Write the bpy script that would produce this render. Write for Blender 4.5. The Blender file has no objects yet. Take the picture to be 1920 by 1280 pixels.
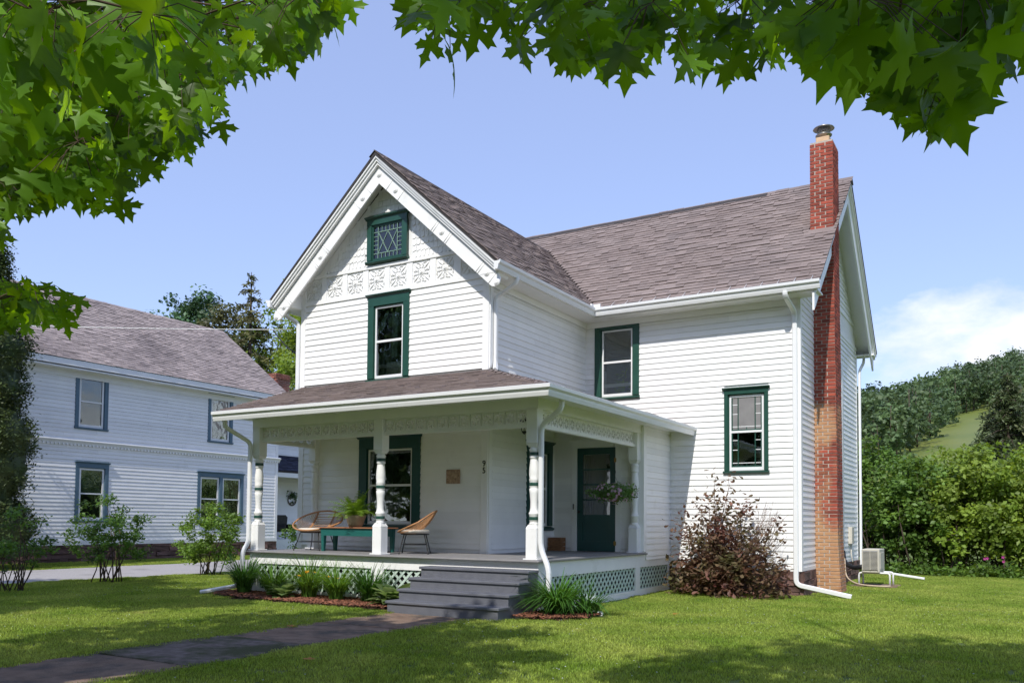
import bpy, bmesh, math, random
import numpy as np
from mathutils import Vector, Matrix
from mathutils.geometry import tessellate_polygon

random.seed(7)
RNG = np.random.default_rng(7)
S = bpy.context.scene
COL = S.collection

# ------------------------------------------------------------------ camera
YAW, PITCH, ROLL, FPX, HY = -0.536574, 0.0427312, 0.0083439, 1595.671, 908.815
CAM = np.array([8.49922, -13.40510, 1.44846])
FW = np.array([math.sin(YAW) * math.cos(PITCH), math.cos(YAW) * math.cos(PITCH), math.sin(PITCH)])
_r = np.array([math.cos(YAW), -math.sin(YAW), 0.0])
_u = np.cross(_r, FW)
RT = math.cos(ROLL) * _r + math.sin(ROLL) * _u
UP = -math.sin(ROLL) * _r + math.cos(ROLL) * _u
cd = bpy.data.cameras.new('camera')
cam = bpy.data.objects.new('camera', cd)
COL.objects.link(cam)
cam.matrix_world = Matrix(((RT[0], UP[0], -FW[0], CAM[0]), (RT[1], UP[1], -FW[1], CAM[1]),
                           (RT[2], UP[2], -FW[2], CAM[2]), (0, 0, 0, 1)))
cd.sensor_width = 36.0
cd.lens = 36.0 * FPX / 1920.0
cd.shift_y = (HY - 640.0) / 1920.0
cd.clip_start = 0.05
cd.clip_end = 3000.0
S.camera = cam

# ------------------------------------------------------------------ sun, sky, exposure
SUN_D = np.array([-0.155, 1.0, -1.08])          # the way the light travels
SUN_D /= np.linalg.norm(SUN_D)
sl = bpy.data.lights.new('sun', 'SUN')
sl.energy = 3.2
sl.angle = math.radians(0.55)
sl.color = (1.0, 0.955, 0.885)
so = bpy.data.objects.new('sun', sl)
COL.objects.link(so)
so.rotation_euler = Vector(SUN_D).to_track_quat('-Z', 'Y').to_euler()
so.location = (10, -30, 40)
w = bpy.data.worlds.new('World')
S.world = w
w.use_nodes = True
nt = w.node_tree
nt.nodes.clear()
N = nt.nodes.new
L = nt.links.new
sky = N('ShaderNodeTexSky')
sky.sky_type = 'NISHITA'
sky.sun_disc = False
sky.sun_elevation = math.asin(-SUN_D[2])
sky.sun_rotation = math.atan2(-SUN_D[0], -SUN_D[1])
sky.altitude = 200
sky.air_density = 1.0
sky.dust_density = 0.7
sky.ozone_density = 2.2
tc = N('ShaderNodeTexCoord')
sep = N('ShaderNodeSeparateXYZ')
L(tc.outputs['Generated'], sep.inputs[0])
# cloud bank: noise on the direction, more cover towards the horizon
mp = N('ShaderNodeMapping')
mp.inputs['Scale'].default_value = (1.0, 1.0, 1.9)
mp.inputs['Rotation'].default_value = (0, 0, math.radians(43))
mp.inputs['Location'].default_value = (4.2, 2.2, 0.3)
L(tc.outputs['Generated'], mp.inputs[0])
nz = N('ShaderNodeTexNoise')
nz.inputs['Scale'].default_value = 2.3
nz.inputs['Detail'].default_value = 9
nz.inputs['Roughness'].default_value = 0.55
L(mp.outputs[0], nz.inputs['Vector'])
elev = N('ShaderNodeMapRange')
elev.inputs['From Min'].default_value = 0.05
elev.inputs['From Max'].default_value = 0.262
elev.inputs['To Min'].default_value = 0.27
elev.inputs['To Max'].default_value = -0.23
L(sep.outputs['Z'], elev.inputs['Value'])
addc = N('ShaderNodeMath')
addc.operation = 'ADD'
L(nz.outputs['Fac'], addc.inputs[0])
L(elev.outputs[0], addc.inputs[1])
rmp = N('ShaderNodeValToRGB')
rmp.color_ramp.elements[0].position = 0.56
rmp.color_ramp.elements[1].position = 0.635
L(addc.outputs[0], rmp.inputs[0])
nz2 = N('ShaderNodeTexNoise')
nz2.inputs['Scale'].default_value = 7.0
nz2.inputs['Detail'].default_value = 6
L(mp.outputs[0], nz2.inputs['Vector'])
ccol = N('ShaderNodeValToRGB')
ccol.color_ramp.elements[0].position = 0.3
ccol.color_ramp.elements[0].color = (4.0, 4.3, 5.0, 1)
ccol.color_ramp.elements[1].position = 0.7
ccol.color_ramp.elements[1].color = (5.9, 6.0, 6.3, 1)
L(nz2.outputs['Fac'], ccol.inputs[0])
grade = N('ShaderNodeMix')
grade.data_type = 'RGBA'
grade.blend_type = 'MIX'
grade.inputs['Factor'].default_value = 0.45
L(sky.outputs[0], grade.inputs['A'])
grade.inputs['B'].default_value = (2.9, 3.45, 6.0, 1)     # thin summer veil in the air
mixc = N('ShaderNodeMix')
mixc.data_type = 'RGBA'
L(rmp.outputs[0], mixc.inputs['Factor'])
L(grade.outputs['Result'], mixc.inputs['A'])
L(ccol.outputs[0], mixc.inputs['B'])
bg = N('ShaderNodeBackground')
bg.inputs['Strength'].default_value = 0.145
L(mixc.outputs['Result'], bg.inputs[0])
wo = N('ShaderNodeOutputWorld')
L(bg.outputs[0], wo.inputs[0])
S.view_settings.view_transform = 'Standard'
S.view_settings.look = 'None'
S.view_settings.gamma = 1.0
S.view_settings.use_curve_mapping = False
S.view_settings.exposure = 0.46
S.render.engine = 'CYCLES'
S.cycles.use_denoising = True
S.cycles.denoising_prefilter = 'ACCURATE'
S.cycles.max_bounces = 7
S.cycles.diffuse_bounces = 5
S.cycles.glossy_bounces = 3
S.cycles.transmission_bounces = 4
S.cycles.transparent_max_bounces = 8
S.cycles.caustics_reflective = False
S.cycles.caustics_refractive = False
S.cycles.sample_clamp_indirect = 6.0


# ------------------------------------------------------------------ picture <-> place helpers (used for measuring)
def ray(px, py):
    d = FW + RT * ((px - 960) / FPX) + UP * ((HY - py) / FPX)
    return d


def at(px, py, dist):
    d = ray(px, py)
    return CAM + d / np.linalg.norm(d) * dist


def on_plane(px, py, ax, val):
    d = ray(px, py)
    return CAM + d * ((val - CAM[ax]) / d[ax])


def project(P):
    P = np.asarray(P, float) - CAM
    z = P @ FW
    z = np.where(np.abs(z) < 1e-6, 1e-6, z)
    return np.stack([960 + FPX * (P @ RT) / z, HY - FPX * (P @ UP) / z, z], -1)


# ------------------------------------------------------------------ object helpers
WM = {}


def link(o, parent=None, M=None):
    COL.objects.link(o)
    M = Matrix(M) if M is not None else Matrix.Identity(4)
    if parent is not None:
        o.parent = parent
        o.matrix_basis = WM[parent.name].inverted() @ M
    else:
        o.matrix_basis = M
    WM[o.name] = M
    return o


def thing(name, label, cat, loc=(0, 0, 0), rotz=0.0, group=None):
    o = bpy.data.objects.new(name, None)
    o.empty_display_size = 0.3
    link(o, None, Matrix.Translation(loc) @ Matrix.Rotation(rotz, 4, 'Z'))
    return tag(o, label, cat, group)


def tag(o, label=None, cat=None, group=None, kind=None):
    if label:
        o['label'] = label
    if cat:
        o['category'] = cat
    if group:
        o['group'] = group
    if kind:
        o['kind'] = kind
    return o


class MB:
    """collects vertices and faces for one mesh"""

    def __init__(self):
        self.v = []
        self.f = []
        self.n = 0
        self.smooth = []

    def add(self, verts, faces, smooth=False):
        b = self.n
        verts = [tuple(float(c) for c in p) for p in verts]
        self.v += verts
        self.n += len(verts)
        self.f += [tuple(i + b for i in f) for f in faces]
        self.smooth += [smooth] * len(faces)
        return self

    def box(self, x0, x1, y0, y1, z0, z1, M=None):
        vs = [(x0, y0, z0), (x1, y0, z0), (x1, y1, z0), (x0, y1, z0), (x0, y0, z1), (x1, y0, z1), (x1, y1, z1), (x0, y1, z1)]
        if M is not None:
            M = Matrix(M)
            vs = [tuple(M @ Vector(p)) for p in vs]
        return self.add(vs, [(0, 3, 2, 1), (4, 5, 6, 7), (0, 1, 5, 4), (1, 2, 6, 5), (2, 3, 7, 6), (3, 0, 4, 7)])

    def cbox(self, x0, x1, y0, y1, z0, z1, c=0.006, M=None):
        """box with chamfered edges"""
        c = min(c, (x1 - x0) * .45, (y1 - y0) * .45, (z1 - z0) * .45)
        bm = bmesh.new()
        bmesh.ops.create_cube(bm, size=1.0)
        for v in bm.verts:
            v.co = Vector((x0 + (v.co.x + .5) * (x1 - x0), y0 + (v.co.y + .5) * (y1 - y0), z0 + (v.co.z + .5) * (z1 - z0)))
        bmesh.ops.bevel(bm, geom=bm.edges[:], offset=c, segments=1, affect='EDGES')
        bm.verts.index_update()
        vs = [tuple((Matrix(M) @ v.co) if M is not None else v.co) for v in bm.verts]
        fs = [tuple(v.index for v in f.verts) for f in bm.faces]
        bm.free()
        return self.add(vs, fs)

    def prism(self, poly, a, b, axis='y', M=None):
        """polygon extruded: axis y -> poly in (x,z); axis x -> poly in (y,z); axis z -> poly in (x,y)"""
        n = len(poly)
        if axis == 'y':
            g = lambda p, t: (p[0], t, p[1])
        elif axis == 'x':
            g = lambda p, t: (t, p[0], p[1])
        else:
            g = lambda p, t: (p[0], p[1], t)
        vs = [g(p, a) for p in poly] + [g(p, b) for p in poly]
        if M is not None:
            M = Matrix(M)
            vs = [tuple(M @ Vector(p)) for p in vs]
        tri = tessellate_polygon([[Vector((p[0], p[1], 0)) for p in poly]])
        fs = [tuple(t) for t in tri] + [tuple(i + n for i in reversed(t)) for t in tri]
        fs += [(i, (i + 1) % n, (i + 1) % n + n, i + n) for i in range(n)]
        return self.add(vs, fs)

    def tube(self, pts, rad, seg=6, smooth=True, cap=True):
        pts = [np.asarray(p, float) for p in pts]
        k = len(pts)
        if not hasattr(rad, '__len__'):
            rad = [rad] * k
        ref = np.array([0.31, 0.17, 0.93])
        rings = []
        for i in range(k):
            t = pts[min(i + 1, k - 1)] - pts[max(i - 1, 0)]
            t = t / (np.linalg.norm(t) + 1e-12)
            a = np.cross(t, ref)
            if np.linalg.norm(a) < 0.05:
                a = np.cross(t, (1, 0, 0))
            a /= np.linalg.norm(a)
            b = np.cross(t, a)
            rings += [tuple(pts[i] + rad[i] * (math.cos(q) * a + math.sin(q) * b)) for q in [2 * math.pi * j / seg for j in range(seg)]]
        fs = []
        for i in range(k - 1):
            for j in range(seg):
                fs.append((i * seg + j, i * seg + (j + 1) % seg, (i + 1) * seg + (j + 1) % seg, (i + 1) * seg + j))
        if cap:
            fs.append(tuple(range(seg - 1, -1, -1)))
            fs.append(tuple((k - 1) * seg + j for j in range(seg)))
        return self.add(rings, fs, smooth)

    def rtube(self, pts, w_, h_, side, cap=True):
        """rectangular tube along a polyline, `side` is the direction its width w_ points (kept constant)"""
        pts = [np.asarray(p, float) for p in pts]
        side = np.asarray(side, float)
        side /= np.linalg.norm(side)
        k = len(pts)
        vs = []
        for i in range(k):
            t0 = pts[i] - pts[i - 1] if i else pts[1] - pts[0]
            t1 = pts[i + 1] - pts[i] if i < k - 1 else t0
            t0 = t0 / np.linalg.norm(t0)
            t1 = t1 / np.linalg.norm(t1)
            t = t0 + t1
            t /= np.linalg.norm(t)
            b = np.cross(t, side)
            b /= np.linalg.norm(b)
            s2 = np.cross(b, t)
            ch = 0.22 * min(w_, h_)
            prof = [(-w_ / 2 + ch, -h_ / 2), (w_ / 2 - ch, -h_ / 2), (w_ / 2, -h_ / 2 + ch), (w_ / 2, h_ / 2 - ch), (w_ / 2 - ch, h_ / 2), (-w_ / 2 + ch, h_ / 2), (-w_ / 2, h_ / 2 - ch), (-w_ / 2, -h_ / 2 + ch)]
            vs += [tuple(pts[i] + s2 * p + b * q) for p, q in prof]
        m = 8
        fs = [(i * m + j, i * m + (j + 1) % m, (i + 1) * m + (j + 1) % m, (i + 1) * m + j) for i in range(k - 1) for j in range(m)]
        if cap:
            fs += [tuple(range(m - 1, -1, -1)), tuple((k - 1) * m + j for j in range(m))]
        return self.add(vs, fs)

    def lathe(self, prof, seg=20, c=(0, 0, 0), smooth=True):
        vs = []
        for r, z in prof:
            vs += [(c[0] + r * math.cos(2 * math.pi * j / seg), c[1] + r * math.sin(2 * math.pi * j / seg), c[2] + z) for j in range(seg)]
        k = len(prof)
        fs = [(i * seg + j, i * seg + (j + 1) % seg, (i + 1) * seg + (j + 1) % seg, (i + 1) * seg + j) for i in range(k - 1) for j in range(seg)]
        fs += [tuple(range(seg - 1, -1, -1)), tuple((k - 1) * seg + j for j in range(seg))]
        return self.add(vs, fs, smooth)

    def mesh(self, name, m=None):
        me = bpy.data.meshes.new(name)
        me.from_pydata(self.v, [], self.f)
        if any(self.smooth):
            me.polygons.foreach_set('use_smooth', self.smooth)
        if m:
            me.materials.append(m)
        me.update()
        return me

    def obj(self, name, m, parent=None, M=None):
        o = bpy.data.objects.new(name, self.mesh(name, m))
        return link(o, parent, M)


def np_mesh(name, V, F, m=None, tint=None):
    """V (n,3) float, F (k,3|4) int arrays, tint per-vertex float"""
    me = bpy.data.meshes.new(name)
    k, s = F.shape
    me.vertices.add(len(V))
    me.vertices.foreach_set('co', np.ascontiguousarray(V, np.float32).ravel())
    me.loops.add(k * s)
    me.loops.foreach_set('vertex_index', np.ascontiguousarray(F, np.int32).ravel())
    me.polygons.add(k)
    me.polygons.foreach_set('loop_start', np.arange(0, k * s, s, dtype=np.int32))
    me.polygons.foreach_set('loop_total', np.full(k, s, np.int32))
    if tint is not None:
        a = me.attributes.new('tint', 'FLOAT', 'POINT')
        a.data.foreach_set('value', np.ascontiguousarray(tint, np.float32))
    if m:
        me.materials.append(m)
    me.update(calc_edges=True)
    me.shade_flat()
    return me


class Pieces:
    """alike pieces of one thing: the largest ones in view become objects that share mesh data, the rest one joined part"""

    def __init__(self, owner, name, cap=300, minarea=14.0):
        self.owner, self.name, self.cap, self.minarea = owner, name, cap, minarea
        self.items = []

    def add(self, me, M, parent=None, tint=0.0, normal=None):
        self.items.append((me, Matrix(M), parent or self.owner, tint, normal))

    def flush(self):
        cache = {}
        areas = []
        for me, M, par, t, nrm in self.items:
            if me.name not in cache:
                V = np.zeros(len(me.vertices) * 3, np.float32)
                me.vertices.foreach_get('co', V)
                V = V.reshape(-1, 3)
                me.calc_loop_triangles()
                F = np.zeros(len(me.loop_triangles) * 3, np.int32)
                me.loop_triangles.foreach_get('vertices', F)
                cache[me.name] = (V, F.reshape(-1, 3))
            V, F = cache[me.name]
            Mn = np.array(M)
            P = V @ Mn[:3, :3].T + Mn[:3, 3]
            a = 0.0
            pr = project(P)
            if (pr[:, 2] > 0.1).all():
                lo = np.clip(pr[:, :2].min(0), [0, 0], [1920, 1280])
                hi = np.clip(pr[:, :2].max(0), [0, 0], [1920, 1280])
                a = float((hi[0] - lo[0]) * (hi[1] - lo[1]))
                if nrm is not None and np.dot(CAM - P.mean(0), nrm) <= 0:
                    a = 0.0
            areas.append(a)
        order = np.argsort(-np.array(areas)) if areas else []
        big = set(int(i) for i in order[:self.cap] if areas[int(i)] >= self.minarea)
        RV, RF, RTn, off = [], [], [], 0
        rest_mat = None
        for i, (me, M, par, t, nrm) in enumerate(self.items):
            if i in big:
                o = bpy.data.objects.new(self.name, me)
                o['tint'] = float(t)
                link(o, par, M)
            else:
                V, F = cache[me.name]
                Mn = np.array(M)
                RV.append(V @ Mn[:3, :3].T + Mn[:3, 3])
                RF.append(F + off)
                RTn.append(np.full(len(V), t))
                off += len(V)
                rest_mat = me.materials[0]
        if RV:
            o = bpy.data.objects.new(self.name, np_mesh(self.name, np.concatenate(RV) - np.array(WM[self.owner.name].translation), np.concatenate(RF), rest_mat, np.concatenate(RTn)))
            o['kind'] = 'stuff'
            link(o, self.owner, Matrix.Translation(WM[self.owner.name].translation))


# ------------------------------------------------------------------ materials
MATS = {}


def material(name, c1, c2=None, scale=6.0, rough=0.6, bump=0.0, bscale=None, tint=0.0, spec=0.4, dirt=None, dscale=1.2, dlo=.55, dhi=.75,
             trans=0.0, metal=0.0, stretch=(1, 1, 1), tint2=None, detail=6):
    m = bpy.data.materials.new(name)
    m.use_nodes = True
    nt = m.node_tree
    nt.nodes.clear()
    N = nt.nodes.new
    L = nt.links.new
    geo = N('ShaderNodeNewGeometry')
    mp = N('ShaderNodeMapping')
    mp.inputs['Scale'].default_value = stretch
    L(geo.outputs['Position'], mp.inputs[0])
    nz = N('ShaderNodeTexNoise')
    nz.inputs['Scale'].default_value = scale
    nz.inputs['Detail'].default_value = detail
    L(mp.outputs[0], nz.inputs['Vector'])
    mx = N('ShaderNodeMix')
    mx.data_type = 'RGBA'
    rp = N('ShaderNodeMapRange')
    rp.inputs['From Min'].default_value = 0.32
    rp.inputs['From Max'].default_value = 0.68
    L(nz.outputs['Fac'], rp.inputs['Value'])
    L(rp.outputs[0], mx.inputs['Factor'])
    mx.inputs['A'].default_value = (*c1, 1)
    mx.inputs['B'].default_value = (*(c2 or c1), 1)
    col = mx.outputs['Result']
    if dirt:
        nd = N('ShaderNodeTexNoise')
        nd.inputs['Scale'].default_value = dscale
        nd.inputs['Detail'].default_value = 8
        nd.inputs['Roughness'].default_value = 0.65
        L(geo.outputs['Position'], nd.inputs['Vector'])
        rd = N('ShaderNodeMapRange')
        rd.inputs['From Min'].default_value = dlo
        rd.inputs['From Max'].default_value = dhi
        L(nd.outputs['Fac'], rd.inputs['Value'])
        md = N('ShaderNodeMix')
        md.data_type = 'RGBA'
        L(rd.outputs[0], md.inputs['Factor'])
        L(col, md.inputs['A'])
        md.inputs['B'].default_value = (*dirt, 1)
        col = md.outputs['Result']
    if tint or tint2:
        a1 = N('ShaderNodeAttribute')
        a1.attribute_type = 'OBJECT'
        a1.attribute_name = 'tint'
        a2 = N('ShaderNodeAttribute')
        a2.attribute_type = 'GEOMETRY'
        a2.attribute_name = 'tint'
        ad = N('ShaderNodeMath')
        ad.operation = 'ADD'
        L(a1.outputs['Fac'], ad.inputs[0])
        L(a2.outputs['Fac'], ad.inputs[1])
        if tint2:
            m2 = N('ShaderNodeMix')
            m2.data_type = 'RGBA'
            ab = N('ShaderNodeMapRange')
            ab.inputs['From Min'].default_value = 0.0
            ab.inputs['From Max'].default_value = 1.0
            L(ad.outputs[0], ab.inputs['Value'])
            L(ab.outputs[0], m2.inputs['Factor'])
            L(col, m2.inputs['A'])
            m2.inputs['B'].default_value = (*tint2, 1)
            col = m2.outputs['Result']
        if tint:
            hs = N('ShaderNodeHueSaturation')
            ml = N('ShaderNodeMath')
            ml.operation = 'MULTIPLY_ADD'
            L(ad.outputs[0], ml.inputs[0])
            ml.inputs[1].default_value = tint
            ml.inputs[2].default_value = 1.0
            L(ml.outputs[0], hs.inputs['Value'])
            L(col, hs.inputs['Color'])
            col = hs.outputs[0]
    bs = N('ShaderNodeBsdfPrincipled')
    bs.inputs['Roughness'].default_value = rough
    bs.inputs['Specular IOR Level'].default_value = spec
    bs.inputs['Metallic'].default_value = metal
    L(col, bs.inputs['Base Color'])
    if bump:
        nb = N('ShaderNodeTexNoise')
        nb.inputs['Scale'].default_value = bscale or scale * 6
        nb.inputs['Detail'].default_value = 5
        L(mp.outputs[0], nb.inputs['Vector'])
        bp = N('ShaderNodeBump')
        bp.inputs['Strength'].default_value = bump
        bp.inputs['Distance'].default_value = 0.02
        L(nb.outputs['Fac'], bp.inputs['Height'])
        L(bp.outputs[0], bs.inputs['Normal'])
    out = N('ShaderNodeOutputMaterial')
    if trans:
        tr = N('ShaderNodeBsdfTranslucent')
        h2 = N('ShaderNodeHueSaturation')
        h2.inputs['Hue'].default_value = 0.475
        h2.inputs['Saturation'].default_value = 1.1
        h2.inputs['Value'].default_value = 1.9
        L(col, h2.inputs['Color'])
        L(h2.outputs[0], tr.inputs[0])
        ms = N('ShaderNodeMixShader')
        ms.inputs[0].default_value = trans
        L(bs.outputs[0], ms.inputs[1])
        L(tr.outputs[0], ms.inputs[2])
        L(ms.outputs[0], out.inputs[0])
    else:
        L(bs.outputs[0], out.inputs[0])
    MATS[name] = m
    return m


def glass_material(name, tintc=(0.9, 0.95, 0.93), dark=0.25, wob=0.05):
    m = bpy.data.materials.new(name)
    m.use_nodes = True
    nt = m.node_tree
    nt.nodes.clear()
    N = nt.nodes.new
    L = nt.links.new
    tr = N('ShaderNodeBsdfTransparent')
    tr.inputs[0].default_value = (*[c * (1 - dark) for c in tintc], 1)
    gl = N('ShaderNodeBsdfGlossy')
    gl.inputs['Roughness'].default_value = 0.02
    gl.inputs['Color'].default_value = (0.9, 0.93, 0.95, 1)
    geo = N('ShaderNodeNewGeometry')
    nz = N('ShaderNodeTexNoise')
    nz.inputs['Scale'].default_value = 2.5
    L(geo.outputs['Position'], nz.inputs['Vector'])
    bp = N('ShaderNodeBump')
    bp.inputs['Strength'].default_value = wob
    bp.inputs['Distance'].default_value = 0.05
    L(nz.outputs['Fac'], bp.inputs['Height'])
    L(bp.outputs[0], gl.inputs['Normal'])
    fr = N('ShaderNodeFresnel')
    fr.inputs['IOR'].default_value = 1.52
    ml = N('ShaderNodeMath')
    ml.operation = 'MULTIPLY_ADD'
    ml.inputs[1].default_value = 1.5
    ml.inputs[2].default_value = 0.03
    L(fr.outputs[0], ml.inputs[0])
    ms = N('ShaderNodeMixShader')
    L(ml.outputs[0], ms.inputs[0])
    L(tr.outputs[0], ms.inputs[1])
    L(gl.outputs[0], ms.inputs[2])
    out = N('ShaderNodeOutputMaterial')
    L(ms.outputs[0], out.inputs[0])
    return m


WHITE = material('white_paint', (.85, .85, .835), (.81, .812, .80), 3.0, .42, .06, 40, tint=.05, dirt=(.66, .66, .62), dscale=1.6, dlo=.60, dhi=.85)
WHITE2 = material('neighbour_paint', (.85, .85, .845), (.81, .81, .81), 2.5, .5, .05, 40, tint=.05, dirt=(.66, .67, .68), dscale=1.1, dlo=.6, dhi=.85)
ALU = material('white_aluminium', (.80, .81, .81), (.77, .78, .78), 5, .32, spec=.5, dirt=(.6, .6, .57), dscale=3, dlo=.66, dhi=.9)
SHADE_WALL = material('wall_sheathing', (.55, .54, .51), (.5, .5, .47), 3, .8)
GREEN = material('green_trim_paint', (.016, .064, .046), (.019, .074, .053), 6, .33, .05, 60, spec=.5)
GREEND = material('door_green_paint', (.006, .055, .050), (.008, .063, .056), 6, .34, .04, 60, spec=.5)
MINT = material('mint_lattice_paint', (.55, .66, .58), (.48, .59, .51), 8, .6, .1, 60)
BLUE = material('slate_blue_paint', (.085, .15, .205), (.10, .165, .22), 6, .45)
DECKG = material('deck_grey_paint', (.215, .21, .215), (.26, .25, .245), 5, .55, .1, 60, dirt=(.22, .21, .19), dscale=4, dlo=.6, dhi=.8)
STEPG = material('step_grey_paint', (.115, .12, .14), (.14, .145, .165), 7, .5, .12, 50, dirt=(.23, .22, .21), dscale=6, dlo=.63, dhi=.78)
SHING = material('asphalt_shingle', (.205, .163, .150), (.260, .212, .196), 1.1, .9, .5, 160, tint=.16, dirt=(.12, .10, .10), dscale=.55, dlo=.55, dhi=.8)
SHING2 = material('neighbour_shingle', (.28, .235, .225), (.345, .29, .275), .6, .9, .5, 140, tint=.20, dirt=(.12, .10, .105), dscale=.35, dlo=.5, dhi=.75)
NAVY = material('navy_shingle', (.022, .026, .05), (.03, .034, .06), 2, .85, .4, 100, tint=.3)
ROOFEDGE = material('roof_edge', (.035, .03, .03), (.05, .045, .045), 8, .8)
BRICK = material('red_brick', (.40, .118, .074), (.28, .082, .054), 9, .85, .4, 90, tint=.455, dirt=(.09, .04, .035), dscale=5, dlo=.62, dhi=.8, tint2=None)
BRICKT = material('old_brick', (.26, .085, .06), (.34, .15, .11), 5, .88, .4, 90, tint=.35, dirt=(.15, .07, .06), dscale=2.3, dlo=.56, dhi=.72)
def weathered(m, tan, tan2):
    nt_ = m.node_tree
    N_, L_ = nt_.nodes.new, nt_.links.new
    bs = next(n for n in nt_.nodes if n.type == 'BSDF_PRINCIPLED')
    col = bs.inputs['Base Color'].links[0].from_socket
    geo = N_('ShaderNodeNewGeometry')
    sp = N_('ShaderNodeSeparateXYZ')
    L_(geo.outputs['Position'], sp.inputs[0])
    mr = N_('ShaderNodeMapRange')
    mr.inputs['From Max'].default_value = 5.0
    L_(sp.outputs['Z'], mr.inputs['Value'])
    rp = N_('ShaderNodeValToRGB')
    el = rp.color_ramp.elements
    el[0].position, el[0].color = 0.0, (.80, .80, .80, 1)
    el[1].position, el[1].color = 1.0, (0, 0, 0, 1)
    for p, v_ in ((.24, .74), (.33, .40), (.60, .34), (.66, .66), (.79, .62), (.84, .0)):
        e = el.new(p)
        e.color = (v_, v_, v_, 1)
    L_(mr.outputs[0], rp.inputs[0])
    mx_ = N_('ShaderNodeMapRange')
    mx_.inputs['From Min'].default_value = 4.72
    mx_.inputs['From Max'].default_value = 5.3
    mx_.inputs['To Min'].default_value = .16
    mx_.inputs['To Max'].default_value = -.20
    L_(sp.outputs['X'], mx_.inputs['Value'])
    mp_ = N_('ShaderNodeMapping')
    mp_.inputs['Scale'].default_value = (5, 5, 1.6)
    L_(geo.outputs['Position'], mp_.inputs[0])
    nz_ = N_('ShaderNodeTexNoise')
    nz_.inputs['Scale'].default_value = 1.0
    nz_.inputs['Detail'].default_value = 7
    L_(mp_.outputs[0], nz_.inputs['Vector'])
    a1, a2 = N_('ShaderNodeMath'), N_('ShaderNodeMath')
    L_(rp.outputs[0], a1.inputs[0])
    L_(mx_.outputs[0], a1.inputs[1])
    L_(a1.outputs[0], a2.inputs[0])
    L_(nz_.outputs['Fac'], a2.inputs[1])
    fc = N_('ShaderNodeMapRange')
    fc.inputs['From Min'].default_value = .78
    fc.inputs['From Max'].default_value = 1.18
    L_(a2.outputs[0], fc.inputs['Value'])
    mm = N_('ShaderNodeMix')
    mm.data_type = 'RGBA'
    L_(fc.outputs[0], mm.inputs['Factor'])
    L_(col, mm.inputs['A'])
    m3 = N_('ShaderNodeMix')
    m3.data_type = 'RGBA'
    n3 = N_('ShaderNodeTexNoise')
    n3.inputs['Scale'].default_value = 8
    L_(geo.outputs['Position'], n3.inputs['Vector'])
    L_(n3.outputs['Fac'], m3.inputs['Factor'])
    m3.inputs['A'].default_value = (*tan, 1)
    m3.inputs['B'].default_value = (*tan2, 1)
    L_(m3.outputs['Result'], mm.inputs['B'])
    L_(mm.outputs['Result'], bs.inputs['Base Color'])


CHB = material('chimney_brick', (.40, .085, .050), (.29, .062, .040), 9, .85, .4, 90, tint=.4, dirt=(.11, .045, .036), dscale=5, dlo=.62, dhi=.8)
weathered(CHB, (.50, .30, .155), (.40, .19, .095))
MORTAR = material('mortar', (.50, .44, .38), (.38, .33, .28), 12, .95, .4, 80)
CLAY = material('clay_flue', (.62, .43, .27), (.55, .37, .22), 8, .8)
STEEL = material('steel_cap', (.42, .41, .39), (.3, .29, .27), 12, .35, metal=.9)
BLACKM = material('black_metal', (.012, .012, .013), (.02, .02, .022), 10, .45)
BRASS = material('brass', (.42, .27, .08), (.3, .19, .05), 30, .35, metal=.8)
STONE = material('red_sandstone', (.17, .098, .082), (.115, .07, .06), 4, .9, .6, 35, tint=.4)
STONED = material('stone_joint', (.05, .035, .03), (.07, .05, .045), 9, .95)
CONC = material('old_concrete', (.165, .105, .070), (.265, .185, .130), 3.5, .92, .9, 55, tint=.16, dirt=(.085, .07, .055), dscale=1.7, dlo=.48, dhi=.62)
CONC2 = material('mossy_concrete', (.10, .078, .065), (.20, .16, .14), 9, .95, 1.0, 45, dirt=(.05, .055, .018), dscale=1.3, dlo=.44, dhi=.56)
MOSS = material('moss', (.045, .055, .012), (.07, .075, .02), 9, .95, .6, 60)
GRAVEL = material('drive_gravel', (.30, .285, .28), (.42, .40, .39), 45, .95, .7, 60, dirt=(.2, .19, .18), dscale=.8)
SOIL = material('lawn_soil', (.085, .13, .025), (.14, .17, .04), 3, .95)
MULCH = material('bark_mulch', (.24, .095, .052), (.15, .062, .038), 20, .92, tint=.5)
MULCHB = material('mulch_base', (.06, .028, .018), (.09, .04, .025), 25, .95, .6, 50)
RATTAN = material('rattan', (.45, .235, .105), (.34, .165, .07), 25, .55, .1, 90)
CUSH = material('cream_cushion', (.68, .63, .55), (.62, .57, .49), 20, .9)
TABLEG = material('table_green_paint', (.012, .10, .088), (.015, .115, .10), 8, .4)
TABLEW = material('worn_wood_edge', (.36, .165, .085), (.28, .12, .06), 18, .6, stretch=(1, 6, 6))
POT = material('stone_pot', (.30, .25, .18), (.24, .20, .14), 12, .9)
WOODC = material('crate_wood', (.26, .13, .055), (.17, .08, .035), 14, .75, .2, 60, stretch=(1, 1, 5))
CURT = material('lace_curtain', (.74, .75, .77), (.62, .63, .66), 14, .9)
CURTG = material('sage_curtain', (.40, .50, .45), (.33, .43, .38), 14, .9)
SHADEG = material('window_blind', (.19, .24, .24), (.16, .21, .21), 6, .9)
SCREEN = material('insect_screen', (.20, .195, .195), (.24, .235, .23), 5, .8)
DARKIN = material('shade_black', (.022, .02, .022), (.03, .027, .028), 3, .9)  # near-black: the shade of unlit rooms and hollows is put into the colour
CURTM = material('plum_curtain', (.055, .02, .032), (.08, .03, .045), 8, .9)
PLAQ = material('carved_plaque', (.50, .36, .25), (.24, .15, .10), 26, .85, .8, 40)
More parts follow.
